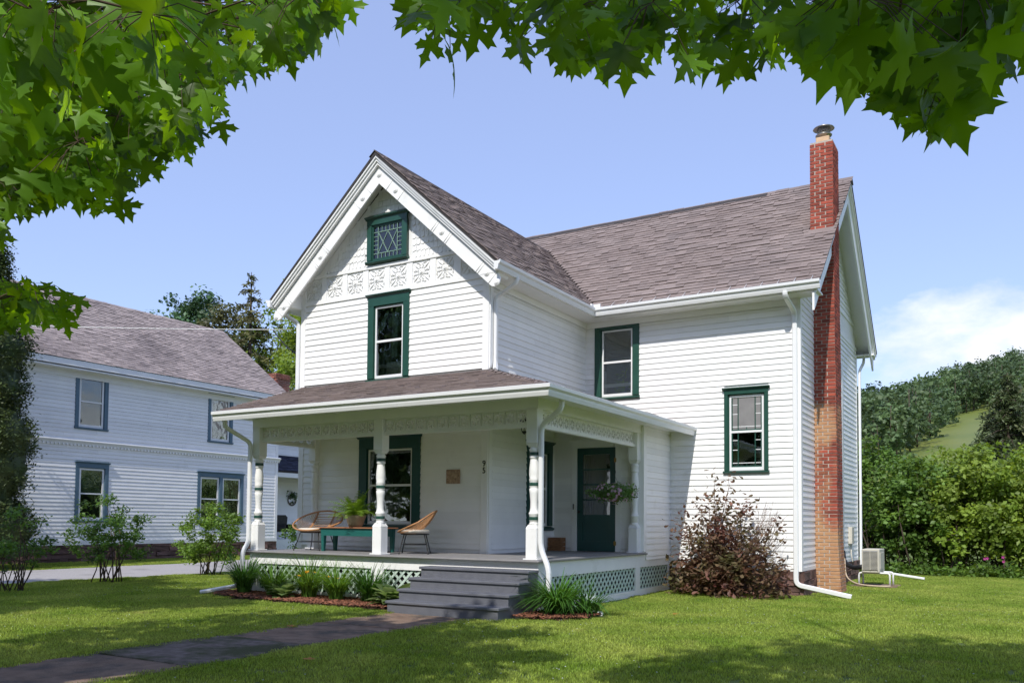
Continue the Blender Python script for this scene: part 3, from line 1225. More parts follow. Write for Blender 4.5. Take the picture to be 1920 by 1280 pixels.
def mlim2(v):
    y = 3.57 + v / hyp
    return (5.205 + 5.3, XE + .02 + 5.3) if 5.44 < y < 6.24 else (0, -1)


shingle_plane((-5.3, 3.57, main_z(3.57) + .004), (1, 0, 0), up, mlim2, (y_r - 3.57) * hyp, shin, mroof)
cap = MB()
for i in range(38):
    x = -5.3 + i * .28
    cap.prism([(y_r - .14, zrm - .085), (y_r, zrm + .028), (y_r + .14, zrm - .085), (y_r + .14, zrm - .095), (y_r, zrm + .015), (y_r - .14, zrm - .095)], x, min(x + .3, XE + .02), 'x')
cap.obj('ridge_cap', SHING, mroof)
fl = MB()                                        # flashing at the chimney foot and the black ridge vent strip
fl.prism([(5.30, main_z(5.30) + .012), (5.50, main_z(5.50) + .03), (5.50, main_z(5.5) + .045), (5.30, main_z(5.30) + .022)], 4.60, XE - .02, 'x')
fl.obj('chimney_flashing', SHING, mroof)
rv = MB()
rv.prism([(y_r - .12, zrm - .06), (y_r, zrm + .055), (y_r + .12, zrm - .06), (y_r, zrm + .03)], -3.9, 3.3, 'x')
rv.obj('ridge_vent', ROOFEDGE, mroof)
# porch roof: front slope, hip, right slope along the vestibule
ZP, YP, XPG, XPL = 3.47, -2.40, 2.54, -4.63
ZW = 4.26
pf = MB()
pf.add([(XPL, YP, ZP), (XPG, YP, ZP), (.02, .0, ZW), (-4.78, .0, ZW), (XPL, YP, ZP - .06), (XPG, YP, ZP - .06), (.02, .0, ZW - .06), (-4.78, .0, ZW - .06)],
       [(0, 1, 2, 3), (4, 7, 6, 5), (0, 3, 7, 4), (0, 4, 5, 1)])
pf.add([(XPG, YP, ZP), (XPG, YC, ZP), (.02, YC, ZW), (.02, 0, ZW), (XPG, YP, ZP - .06), (XPG, YC, ZP - .06), (.02, YC, ZW - .06), (.02, 0, ZW - .06)],
       [(0, 1, 2, 3), (4, 7, 6, 5), (0, 4, 5, 1)])
proof = pf.obj('porch_roof', ROOFEDGE, house)
upf = np.array([0, -YP, ZW - ZP])
lf = np.linalg.norm(upf)
shingle_plane((XPL, YP - .03, ZP + .004), (1, 0, 0), upf, lambda v: (0 - .10 * v / lf, (XPG - XPL) - 2.52 * v / lf), lf, shin, proof)
upr = np.array([.02 - XPG, 0, ZW - ZP])
lr = np.linalg.norm(upr)
shingle_plane((XPG + .03, YP, ZP + .004), (0, 1, 0), upr, lambda v: (2.4 * v / lr, YC - YP), lr, shin, proof)
hp = MB()
for i in range(11):
    p = np.array([XPG, YP, ZP]) + (np.array([.02, 0, ZW]) - np.array([XPG, YP, ZP])) * i / 11
    q = np.array([XPG, YP, ZP]) + (np.array([.02, 0, ZW]) - np.array([XPG, YP, ZP])) * (i + 1.1) / 11
    d = q - p
    s_ = np.array([d[1], -d[0], 0])
    s_ = s_ / np.linalg.norm(s_) * .10
    hp.add([p - s_ + (0, 0, -.0), p + (0, 0, .045), p + s_ + (0, 0, -.0), q - s_ + (0, 0, -.02), q + (0, 0, .03), q + s_ + (0, 0, -.02)], [(0, 1, 4, 3), (1, 2, 5, 4)])
hp.obj('hip_cap', SHING, proof)
flw = MB()
flw.prism([(-.05, ZW - .02), (-.05, ZW + .02), (.0, ZW + .07), (.0, ZW - .02)], -4.78, .05, 'x')
flw.prism([(.05, ZW - .02), (.05, ZW + .02), (.035, ZW + .07), (.0, ZW - .02)], 0, YC, 'y')
flw.obj('wall_flashing', STEEL, proof)
shin.flush()

# ---- rakes of the front gable: crown mouldings, rake board with bullseyes, soffit
rk = MB()
for sgn in (1, -1):
    def strip(d0, d1, y0, y1, xe):
        X = lambda x: XC_ + sgn * x
        rk.prism([(X(0), ZA - d0 / cth), (X(xe), ZA - d0 / cth - SLG * xe), (X(xe - (d1 - d0) * SLG * .6), ZA - d1 / cth - SLG * (xe - (d1 - d0) * SLG * .6)), (X(0), ZA - d1 / cth)], y0, y1, 'y')
    strip(.045, .085, YF + .015, -.0, 2.86)
    strip(.085, .130, YF + .045, -.0, 2.84)
    strip(.130, .175, YF + .075, -.0, 2.82)
    strip(.175, .225, -.365, -.0, 2.82)
rk.obj('rake_moulding', WHITE, house)
for sgn in (1, -1):
    b = MB()
    xe = 2.74
    d0, d1 = .20, .445
    X = lambda x: XC_ + sgn * x
    tip = []
    # rounded lower end
    cx_, cz_ = xe, ZA - ((d0 + d1) / 2) / cth - SLG * xe
    sd = np.array([1 / math.hypot(1, SLG), -SLG / math.hypot(1, SLG)])
    nd = np.array([-sd[1], sd[0]])
    rr = (d1 - d0) / 2
    for t in np.linspace(math.pi / 2, -math.pi / 2, 11):
        p = np.array([cx_, cz_]) + sd * math.cos(t) * rr + nd * math.sin(t) * rr
        tip.append((X(p[0]), p[1]))
    b.prism([(X(0), ZA - d0 / cth)] + tip + [(X(0), ZA - d1 / cth)], -.385, -.345, 'y')
    b2 = MB()
    rb = b.obj('rake_board', WHITE, house)
    bl = MB()
    for r_, d_ in ((.062, .012), (.045, .022), (.026, .030)):
        t_ = MB().lathe([(r_, 0), (r_, d_ * .7), (r_ * .85, d_), (r_ * .55, d_ * .75)], 16)
        bl.add([(x, -z, y) for x, y, z in t_.v], t_.f, True)
    ros = bl.mesh('rosette', WHITE)
    for s_ in (.12, .42, 1.55, 2.58, 2.80):
        z_ = ZA - ((d0 + d1) / 2) / cth - SLG * s_
        if s_ == .12 and sgn < 0:
            continue
        link(bpy.data.objects.new('rosette', ros), rb, Matrix.Translation((X(s_ if s_ > .2 else .0), -.385, z_ if s_ > .2 else ZA - .31 / cth)))
    gr = MB()
    for s_ in (.27, .56, 1.38, 1.42, 1.68, 1.72, 2.42, 2.46, 2.70):
        zt_, zb_ = ZA - (d0 + .01) / cth - SLG * s_, ZA - (d1 - .01) / cth - SLG * s_
        p = np.array([X(s_), (zt_ + zb_) / 2])
        n2 = np.array([sgn * nd[0], nd[1]])
        a_ = p - n2 * rr * .96
        c_ = p + n2 * rr * .96
        gr.tube([(a_[0], -.386, a_[1]), (c_[0], -.386, c_[1])], .008, 5)
    gr.obj('rake_bead', WHITE, rb)
for sgn in (1, -1):
    X = lambda x: XC_ + sgn * x
    MB().prism([(X(2.40), 5.99), (X(2.86), 5.99), (X(2.86), 6.10), (X(2.40), 6.46)], -.34, -.002, 'y').obj('eave_return', WHITE, house)
# eave soffits, frieze boards
for q in ((0.03, ye - .02, -.39, 3.66, 5.985, 6.02), (-4.8 - ye + .02, -4.83, -.39, 6.5, 5.985, 6.02), (.03, XE - .03, 3.662, YC, 5.985, 6.02), (-4.8, XE - .03, YB, 2 * y_r - 3.63, 6.0, 6.04)):
    MB().box(*q).obj('eave_soffit', WHITE, house)
for q in ((.033, .06, -.0, YC - .065, 5.86, 5.984), (.033, XR, YC - .06, YC - .033, 5.86, 5.984)):
    MB().box(*q).obj('eave_frieze_board', WHITE, house)
for q in ((.40, .425, -.39, 3.64, 6.0, 6.135), (.40, XE - .06, 3.60, 3.63, 6.0, 6.11), (-5.265, -5.24, -.39, 4, 6.0, 6.135)):
    MB().box(*q).obj('eave_fascia', WHITE, house)
# rakes of the cross gable end
rk = MB()
for sgn in (1, -1):
    Yv = lambda s: y_r + sgn * s
    c2 = math.cos(math.atan(slR))

    def strip2(d0, d1, x0, x1, e):
        rk.prism([(Yv(0), zrm - d0 / c2), (Yv(e), zrm - d0 / c2 - slR * e), (Yv(e), zrm - d1 / c2 - slR * e), (Yv(0), zrm - d1 / c2)], x0, x1, 'x')
    if sgn < 0:
        for s0, s1 in ((0, 1.30), (2.12, 3.94)):
            for d0, d1, x1 in ((.05, .10, XE - .012), (.10, .16, XE - .045), (.16, .42, XE - .085)):
                rk.prism([(Yv(s0), zrm - d0 / c2 - slR * s0), (Yv(s1), zrm - d0 / c2 - slR * s1), (Yv(s1), zrm - d1 / c2 - slR * s1), (Yv(s0), zrm - d1 / c2 - slR * s0)], x1 - .04, x1, 'x')
            rk.prism([(Yv(s0), zrm - .07 / c2 - slR * s0), (Yv(s1), zrm - .07 / c2 - slR * s1), (Yv(s1), zrm - .11 / c2 - slR * s1), (Yv(s0), zrm - .11 / c2 - slR * s0)], XR, XE - .06, 'x')
    else:
        strip2(.05, .10, XE - .05, XE - .012, 3.94)
        strip2(.10, .16, XE - .09, XE - .045, 3.94)
        strip2(.16, .42, XE - .13, XE - .085, 3.90)
        strip2(.07, .11, XR, XE - .06, 3.9)
rk.obj('rake_moulding', WHITE, house)

# ---- gutters and downspouts
GP = [(a * 1.12, c * 1.6) for a, c in [(0, -.005), (0, -.105), (.065, -.108), (.082, -.075), (.085, -.055), (.118, -.036), (.122, -.004), (.112, -.0), (.104, -.012), (.014, -.016)]]


def gutter(p0, p1, out, mat=ALU, hangers=0, m0=0., m1=0.):
    p0, p1, out = np.array(p0, float), np.array(p1, float), np.array(out, float)
    d = (p1 - p0) / np.linalg.norm(p1 - p0)
    b = MB()
    n = len(GP)
    vs = [p0 + out * a + np.array([0, 0, c]) + d * m0 * a for a, c in GP] + [p1 + out * a + np.array([0, 0, c]) + d * m1 * a for a, c in GP]
    tri = tessellate_polygon([[Vector((a, c, 0)) for a, c in GP]])
    b.add(vs, [tuple(t) for t in tri] + [tuple(i + n for i in t) for t in tri] + [(i, (i + 1) % n, (i + 1) % n + n, i + n) for i in range(n)])
    ln = np.linalg.norm(p1 - p0)
    for i in range(hangers):
        q = p0 + d * ln * (i + .5) / hangers
        b.tube([q + out * .10 + (0, 0, .002), q + out * .02 + (0, 0, .05), q - out * .10 + (0, 0, .13)], .005, 4)
    return b.obj('gutter', mat, house)


ZG = 6.170
gutter((.42, YF - .01, ZG), (.42, YC - .52 + .0, ZG), (1, 0, 0), m1=-1)
gutter((.42, YC - .52, ZG), (XE + .03, YC - .52, ZG), (0, -1, 0), hangers=15, m0=1)
gutter((-4.8 - .44, YF - .01, ZG), (-4.8 - .44, 4, ZG), (-1, 0, 0))
gutter((XPL - .02, YP + .03, ZP + .01), (XPG - .03, YP + .03, ZP + .01), (0, -1, 0), hangers=0, m1=1)
gutter((XPG - .03, YP + .03, ZP + .01), (XPG - .03, YC, ZP + .01), (1, 0, 0), hangers=0, m0=-1)
spl = MB()
spl.box(.43, .47, YC - .66, YC - .50, ZG - .01, ZG + .10)
spl.box(.43, .62, YC - .55, YC - .52, ZG - .01, ZG + .10)
spl.obj('gutter_splash_guard', ALU, house)


def spout(pts, side=(0, 1, 0), w_=.085, h_=.062, label=None):
    o = MB().rtube(pts, w_, h_, side).obj('downspout', ALU, house)
    if label:
        o['label'] = label
    return o


def smooth(pts, r=.09, n=5):
    pts = [np.array(p, float) for p in pts]
    out = [pts[0]]
    for i in range(1, len(pts) - 1):
        a = pts[i - 1] - pts[i]
        b = pts[i + 1] - pts[i]
        ra = min(r, np.linalg.norm(a) * .45)
        rb_ = min(r, np.linalg.norm(b) * .45)
        A = pts[i] + a / np.linalg.norm(a) * ra
        B = pts[i] + b / np.linalg.norm(b) * rb_
        for t in np.linspace(0, 1, n):
            out.append((1 - t) ** 2 * A + 2 * t * (1 - t) * pts[i] + t * t * B)
    out.append(pts[-1])
    return out


# gable corner, right: from the gutter back to the wall and down to the porch roof
spout(smooth([(.48, .20, 6.07), (.48, .20, 5.92), (.075, .12, 5.68), (.075, .12, 4.40), (.18, -.06, 4.26)], .10), (0, 1, 0))
tip = MB()
tip.box(-.035, .035, -.025, .025, 0, .002)
# gable corner, left
spout(smooth([(-5.22, -.28, 6.06), (-5.22, -.28, 5.95), (-4.86, -.055, 5.70), (-4.86, -.055, 4.22)], .12), (1, 0, 0), .095)
# cross wing corner with its long foot over the lawn
spout(smooth([(4.62, YC - .57, 6.06), (4.62, YC - .57, 5.92), (4.69, YC - .072, 5.70), (4.69, YC - .072, .24), (5.72, YC - .06, .05)], .11), (1, 0, .0), .095, .072)
# rear corner
spout(smooth([(4.92, YB + .35, 6.0), (4.92, YB + .3, 5.86), (4.86, YB - .02, 5.6), (4.86, YB - .02, .26), (6.4, YB - .1, .06)], .11), (0, 1, 0))
# porch, right front corner: swan neck, down the post, kick at the deck, foot on the lawn
spout(smooth([(XPG - .07, -1.78, ZP - .09), (XPG - .07, -1.78, ZP - .28), (2.03, -1.63, 2.98), (2.03, -1.63, 1.02), (2.20, -1.67, .72), (2.20, -1.67, .16), (3.02, -1.45, .045)], .14), (0, 1, 0), .078, .075)
# porch, left front corner
spout(smooth([(-4.52, -2.28, ZP - .09), (-4.52, -2.28, ZP - .26), (-4.42, -1.73, 2.95), (-4.42, -1.73, 1.0), (-4.44, -1.85, .82), (-4.44, -1.85, .18), (-5.02, -2.35, .045)], .09), (1, 0, 0), .085, .065)

# ---- porch
dk = MB()
deckp = MB()
deckp.box(-4.42, XV + .01, -1.74, 0, DECK - .035, DECK - .03)
deckp.box(.03, XV + .01, 0, 2.62, DECK - .035, DECK - .03)
deck = deckp.obj('porch_deck', DECKG, house)
bd = MB()
bd.cbox(0, .088, 0, 1, -.028, 0, .003)
bme = bd.mesh('deck_board', DECKG)
boards = Pieces(house, 'deck_board', 120)
x = -4.44
while x < XV + .02:
    y1 = 0.0 if x < .02 else 2.62
    boards.add(bme, Matrix.Translation((x, -1.78 + random.uniform(-.003, .003), DECK + random.uniform(-.001, .001))) @ Matrix.Diagonal((1, y1 + 1.78, 1, 1)), deck, random.uniform(-1, 1))
    x += .0895
boards.flush()
ed = MB()
ed.cbox(-4.46, XV + .06, -1.80, -1.775, DECK - .036, DECK - .004, .008)
ed.cbox(XV + .032, XV + .06, -1.775, 2.74, DECK - .036, DECK - .004, .008)
ed.obj('deck_nosing', DECKG, house)
fa = MB()
YD0 = -1.70
fa.box(-4.40, XV, YD0, YD0 + .03, .60, DECK - .037)
fa.box(XV - .03, XV, YD0 + .03, YC, .56, DECK - .037)
fa.box(-4.40, -4.37, YD0 + .03, 0, .60, DECK - .037)
for x0, x1 in ((-4.40, -4.14), (-1.34, -1.06), (XV - .14, XV)):
    fa.box(x0, x1, YD0 - .004, YD0 + .026, .02, .60)
fa.box(-4.14, -1.34, YD0 - .002, YD0 + .024, .02, .13)
fa.box(-1.06, -.05, YD0 - .002, YD0 + .024, .02, .13)
for y0, y1 in ((YD0 + .03, YD0 + .17), (2.24, 2.46), (4.03, YC)):
    fa.box(XV - .026, XV + .004, y0, y1, .02, .56)
fa.box(XV - .024, XV + .002, YD0 + .17, 2.24, -.02, .12)
fa.box(XV - .024, XV + .002, 2.46, 4.03, -.02, .13)
fa.obj('porch_skirt', WHITE, house)
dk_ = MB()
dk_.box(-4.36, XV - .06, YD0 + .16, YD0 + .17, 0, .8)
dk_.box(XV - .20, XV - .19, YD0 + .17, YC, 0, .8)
dk_.obj('crawl_space_shade', DARKIN, house)  # near-black sheets painted as the shade behind the lattice
slat = MB()
slat.box(0, 1, -.004, .004, -.021, .021)
slm = slat.mesh('lattice_slat', MINT)
lat = Pieces(house, 'lattice_slat', 260, 6)


def lattice(F, u0, u1, z0, z1, sp=.098):
    p = MB()
    p.box(u0, u1, .055, .056, z0, z0 + .01)
    par = p.obj('lattice_panel', MINT, house, F)
    for sg, yy in ((1, .032), (-1, .042)):
        hgt = z1 - z0
        c = -hgt if sg > 0 else 0
        k = u0 - hgt
        while k < u1 + hgt:
            # line u = k + t, z = z0 + t (sg>0) or z = z1 - t
            t0 = max(0, u0 - k)
            t1 = min(hgt, u1 - k)
            if t1 - t0 > .03:
                a = (k + t0, (z0 + t0) if sg > 0 else (z1 - t0))
                M = F @ Matrix.Translation((a[0], yy, a[1])) @ Matrix.Rotation(-sg * math.pi / 4, 4, 'Y') @ Matrix.Diagonal(((t1 - t0) * math.sqrt(2), 1, 1, 1))
                lat.add(slm, M, par, 0)
            k += .160


FL = frame((0, YD0, 0), (1, 0, 0), (0, 1, 0))
FLS = frame((XV, 0, 0), (0, 1, 0), (-1, 0, 0))
lattice(FL, -4.15, -1.33, .11, .61)
lattice(FL, -1.07, 0.0, .11, .61)
lattice(FLS, YD0 + .16, 2.25, .10, .57)
lattice(FLS, 2.45, 4.04, .11, .57)
lat.flush()

# posts
ZB_, ZT_ = 1.40, 2.66


def post(x, y, half=False):
    s_ = .10
    b = MB()
    b.cbox(x - s_ - .03, x + s_ + .03, y - s_ - .03, y + s_ + .03, DECK, DECK + .022, .006)
    b.cbox(x - s_, x + s_, y - s_, y + s_, DECK + .022, ZB_ - .06, .012)
    for z0, z1, k0, k1 in ((ZB_ - .06, ZB_, s_, .068),):
        b.add([(x - k0, y - k0, z0), (x + k0, y - k0, z0), (x + k0, y + k0, z0), (x - k0, y + k0, z0), (x - k1, y - k1, z1), (x + k1, y - k1, z1), (x + k1, y + k1, z1), (x - k1, y + k1, z1)], [(0, 1, 5, 4), (1, 2, 6, 5), (2, 3, 7, 6), (3, 0, 4, 7), (4, 5, 6, 7)])
    b.lathe([(.070, ZB_ - .01), (.082, ZB_ + .012), (.070, ZB_ + .03), (.066, ZB_ + .05), (.078, ZB_ + .06), (.078, ZB_ + .155), (.086, ZB_ + .165), (.086, ZB_ + .185), (.072, ZB_ + .20),
             (.062, ZB_ + .26), (.060, ZB_ + .36), (.072, ZB_ + .50), (.080, ZB_ + .565), (.066, ZB_ + .585), (.078, ZB_ + .60), (.078, ZB_ + .70), (.084, ZB_ + .71), (.074, ZB_ + .735),
             (.084, ZB_ + .80), (.080, ZB_ + .90), (.066, ZB_ + 1.03), (.064, ZB_ + 1.05), (.080, ZB_ + 1.06), (.080, ZB_ + 1.075), (.076, ZB_ + 1.085), (.076, ZB_ + 1.165), (.084, ZB_ + 1.18), (.084, ZB_ + 1.20), (.066, ZB_ + 1.22), (.07, ZB_ + 1.27)], 24, (x, y, 0))
    k0, k1 = .066, s_
    z0, z1 = ZT_ - .03, ZT_ + .03
    b.add([(x - k0, y - k0, z0), (x + k0, y - k0, z0), (x + k0, y + k0, z0), (x - k0, y + k0, z0), (x - k1, y - k1, z1), (x + k1, y - k1, z1), (x + k1, y + k1, z1), (x - k1, y + k1, z1)], [(0, 1, 5, 4), (1, 2, 6, 5), (2, 3, 7, 6), (3, 0, 4, 7), (3, 2, 1, 0)])
    b.cbox(x - s_, x + s_, y - s_, y + s_, ZT_ + .03, 3.25, .008)
    p = b.obj('porch_post', WHITE, house)
    if not half:
        for zb_ in (.062, .605, 1.088):
            MB().lathe([(.0795, ZB_ + zb_ + .010), (.0805, ZB_ + zb_ + .014), (.0805, ZB_ + zb_ + .058), (.0795, ZB_ + zb_ + .062)], 24, (x, y, 0)).obj('painted_band', GREEN, p)
    return p


PX = (-4.30, -1.24, 1.89)
for x in PX:
    post(x, -1.60)
post(-4.30, -.06, True)
post(1.89, 2.52, True)
# beams, soffit, spandrel panels with cut-out flowers
bmn = MB()
bmn.box(-4.40, XV - .02, -1.70, -1.51, 3.235, 3.44)
bmn.box(XV - .22, XV - .02, -1.51, 2.62, 3.235, 3.44)
bmn.box(-4.40, -4.21, -1.51, 0, 3.235, 3.44)
bmn.obj('porch_beam', WHITE, house)
sof = MB()
sof.box(XPL + .02, XPG - .06, YP + .05, 0, 3.40, 3.425)
sof.box(.0, XPG - .06, 0, YC, 3.40, 3.425)
sof.obj('porch_ceiling', WHITE, house)
vs_f = MB()
vs_f.box(XV - .02, XV + .004, 2.62, YC, 3.38, 3.42)
vs_f.obj('vestibule_frieze_board', WHITE, house)


def flower_panel():
    w_ = .098
    outer = [(-w_, -w_), (w_, -w_), (w_, w_), (-w_, w_)]
    holes = []
    for q in range(8):
        an = q * math.pi / 4 + math.pi / 8 * 0
        ca, sa = math.cos(an), math.sin(an)
        pts = [(.020, 0), (.036, .0105), (.062, .0220), (.080, .0170), (.088, 0), (.080, -.0170), (.062, -.0220), (.036, -.0105)]
        holes.append([(p * ca - s * sa, p * sa + s * ca) for p, s in pts])
    loops = [[Vector((a, b, 0)) for a, b in outer]] + [[Vector((a, b, 0)) for a, b in reversed(h)] for h in holes]
    tri = tessellate_polygon(loops)
    flatp = [p for l in loops for p in l]
    n = len(flatp)
    b = MB()
    vs = [(p.x, -.016, p.y) for p in flatp] + [(p.x, .016, p.y) for p in flatp]
    fs = [tuple(t) for t in tri] + [tuple(i + n for i in t) for t in tri]
    o = 0
    for l in loops:
        k = len(l)
        fs += [(o + i, o + (i + 1) % k, o + (i + 1) % k + n, o + i + n) for i in range(k)]
        o += k
    b.add(vs, fs)
    return b.mesh('flower_panel', WHITE)


FPM = flower_panel()


def spandrel(F, u0, u1):
    b = MB()
    b.box(u0, u1, -.045, .045, 2.955, 3.015)
    b.box(u0, u1, -.02, .02, 3.222, 3.236)
    s_ = b.obj('spandrel_rail', WHITE, house, F)
    n = int((u1 - u0) / .215)
    sp = (u1 - u0) / n
    for i in range(n):
        uc = u0 + sp * (i + .5)
        link(bpy.data.objects.new('flower_panel', FPM), s_, F @ Matrix.Translation((uc, 0, 3.1185)) @ Matrix.Diagonal((min(1.0, sp * .5 / .104), 1, 1.04, 1)))
        if i:
            d = MB()
            d.box(-.0055, .0055, -.024, .024, 3.016, 3.222)
            d.obj('spandrel_divider', WHITE, s_, F @ Matrix.Translation((u0 + sp * i, 0, 0)))


FBm = frame((0, -1.60, 0), (1, 0, 0), (0, 1, 0))
spandrel(FBm, PX[0] + .10, PX[1] - .10)
spandrel(FBm, PX[1] + .10, PX[2] - .10)
FBs = frame((1.89, 0, 0), (0, 1, 0), (-1, 0, 0))
spandrel(FBs, -1.50, 2.42)
FBl = frame((-4.30, 0, 0), (0, 1, 0), (-1, 0, 0))
spandrel(FBl, -1.50, -.16)
# steps
stp = MB()
SX0, SX1 = .0, 2.03
TR = [(.695, -2.03), (.530, -2.32), (.365, -2.61), (.200, -2.90)]
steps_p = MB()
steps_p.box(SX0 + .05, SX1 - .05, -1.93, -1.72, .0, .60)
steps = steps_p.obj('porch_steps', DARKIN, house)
for z_, y_ in TR:
    MB().cbox(SX0 - .03, SX1 + .03, y_ - .03, y_ + .30, z_ - .042, z_, .007).obj('tread', STEPG, steps)
    MB().box(SX0, SX1, y_, y_ + .022, z_ - .165 if z_ > .25 else -.02, z_ - .042).obj('riser', STEPG, steps)
for x_ in (SX0 + .004, SX1 - .03):
    b = MB()
    poly = [(-1.72, .0), (-1.72, .652)]
    for z_, y_ in TR:
        poly += [(y_ + .023, z_ - .042), (y_ + .023, z_ - .205 + .0)]
    poly = poly[:-1] + [(TR[-1][1] + .023, -.02)]
    b.prism(poly, x_, x_ + .025, 'x')
    b.obj('stringer', STEPG, steps)

# door
dr = MB()
dr.box(DO[0] - .12, DO[0], -.03, .10, DECK, DO[3])
dr.box(DO[1], DO[1] + .12, -.03, .10, DECK, DO[3])
dr.box(DO[0] - .12, DO[1] + .12, -.032, .10, DO[3], DO[3] + .15)
dr.prism([(-.032, DO[3] + .13), (-.07, DO[3] + .165), (-.07, DO[3] + .185), (0, DO[3] + .185), (0, DO[3] + .13)], DO[0] - .15, DO[1] + .15, 'x')
dr.obj('door_casing', WHITE, house, FD)
d = MB()
u0, u1, z0, z1 = DO[0] + .004, DO[1] - .004, DECK + .008, DO[3] - .004
st_ = .125
gl0, gl1 = 1.60, z1 - .135
y0, y1 = -.006, .036
d.box(u0, u0 + st_, y0, y1, z0, z1)
d.box(u1 - st_, u1, y0, y1, z0, z1)
d.box(u0 + st_, u1 - st_, y0, y1, z1 - .135, z1)
d.box(u0 + st_, u1 - st_, y0, y1, 1.42, gl0)
d.box(u0 + st_, u1 - st_, y0, y1, z0, 1.06)
door = d.obj('door', GREEND, house, FD)
MB().box(u0 + st_, u1 - st_, .012, .028, 1.06, 1.42).obj('door_panel', GREEND, door, FD)
mu = MB()
for fz in (.25, .5, .75):
    zz = gl0 + (gl1 - gl0) * fz
    MB().box(u0 + st_, u1 - st_, .0, .03, zz - .014, zz + .014).obj('muntin', GREEND, door, FD)
for i in range(4):
    za = gl0 + (gl1 - gl0) * i / 4 + (.012 if i else 0)
    zb_ = gl0 + (gl1 - gl0) * (i + 1) / 4 - (.012 if i < 3 else 0)
    MB().box(u0 + st_, u1 - st_, .012, .016, za, zb_).obj('pane', PANED, door, FD)
drape(door, FD, u0 + st_, u0 + .36, gl0, gl1, .11, CURTM, 4, .015)
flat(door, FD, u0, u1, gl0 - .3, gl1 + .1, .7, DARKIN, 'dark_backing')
kb = MB().lathe([(.012, 0), (.012, .03), (.028, .04), (.032, .055), (.024, .07), (.006, .074)], 14)
MB().add([(u0 + .06 + x, -.006 - z, 1.66 + y) for x, y, z in kb.v], kb.f, True).obj('door_knob', BLACKM, door, FD)
for zz in (1.02, 2.72):
    hg = MB()
    hg.cbox(u1 - .035, u1 + .03, -.034, -.005, zz - .045, zz + .045, .01)
    hg.tube([(u1 + .002, -.036, zz - .055), (u1 + .002, -.036, zz + .055)], .009, 8)
    hg.obj('hinge', BRASS, door, FD)
bell = MB()
bell.cbox(DO[0] - .085, DO[0] - .06, -.042, -.03, 1.71, 1.83, .005)
bell.obj('doorbell', BLACKM, house, FD)
# house number
for ch, zz in (('9', 2.475), ('5', 2.345)):
    cu = bpy.data.curves.new('house_number', 'FONT')
    cu.body = ch
    cu.size = .155
    cu.extrude = .006
    cu.align_x = 'CENTER'
    tmp = bpy.data.objects.new('tmp_digit', cu)
    me = bpy.data.meshes.new_from_object(tmp)
    bpy.data.objects.remove(tmp)
    me.materials.clear()
    me.materials.append(BLACKM)
    o = bpy.data.objects.new('house_number', me)
    link(o, house, Matrix.Translation((-.062, -.04, zz)) @ Matrix.Rotation(math.pi / 2, 4, 'X'))
    o['label'] = 'black house number ' + ch + ' on the corner board'

# ---- chimney
CX0, CX1, CY0, CY1 = 4.72, 5.20, 5.48, 6.14
chim_m = MB()
cour = .0755
LEAN = .0


def chim_x(z):                                  # flares a little towards its foot
    f = max(0, (7.5 - z) / 7.5)
    return CX0 + .0 * f + .035 * f, CX1 + .05 * f + .05 * max(0, (1.0 - z))


nz_ = 9
for i in range(nz_):
    za, zb_ = 9.70 * i / nz_, 9.70 * (i + 1) / nz_
    a0, a1 = chim_x(za)
    b0, b1 = chim_x(zb_)
    e = .010
    y0, y1 = CY0 + e, CY1 - e
    chim_m.add([(a0 + e, y0, za), (a1 - e, y0, za), (a1 - e, y1, za), (a0 + e, y1, za), (b0 + e, y0, zb_), (b1 - e, y0, zb_), (b1 - e, y1, zb_), (b0 + e, y1, zb_)], [(0, 1, 5, 4), (1, 2, 6, 5), (2, 3, 7, 6), (3, 0, 4, 7)] + ([(4, 5, 6, 7)] if i == nz_ - 1 else []))
chim = chim_m.obj('chimney', MORTAR, house)
bw, bh, bdp = .196, .062, .09


def brick_mesh(w_, m):
    b = MB()
    b.cbox(-w_ / 2, w_ / 2, 0, bdp, 0, bh, .003)
    return b.mesh('brick', m)


BM = {}
bricks = Pieces(house, 'brick', 300, 8)


def put_brick(cx_, cy_, z_, w_, facing, zrow):
    zf = z_ + random.uniform(-.5, .5)
    xx = (cx_ - CX0) / .5
    tan = False
    key = (round(w_, 3), tan)
    if key not in BM:
        BM[key] = brick_mesh(w_, CHB)
    t = random.uniform(-1, .6) if z_ > 7 else random.uniform(-1.2, .25)
    if facing == 'f':
        M = Matrix.Translation((cx_, cy_ + random.uniform(-.003, .003), z_)) @ Matrix.Rotation(random.uniform(-.012, .012), 4, 'Y')
        nrm = np.array([0, -1., 0])
    elif facing == 'r':
        M = Matrix.Translation((cx_ + random.uniform(-.003, .003), cy_, z_)) @ Matrix.Rotation(math.pi / 2, 4, 'Z')
        nrm = np.array([1., 0, 0])
    else:
        M = Matrix.Translation((cx_, cy_, z_)) @ Matrix.Rotation(-math.pi / 2, 4, 'Z')
        nrm = np.array([-1., 0, 0])
    bricks.add(BM[key], M, chim, t, nrm)


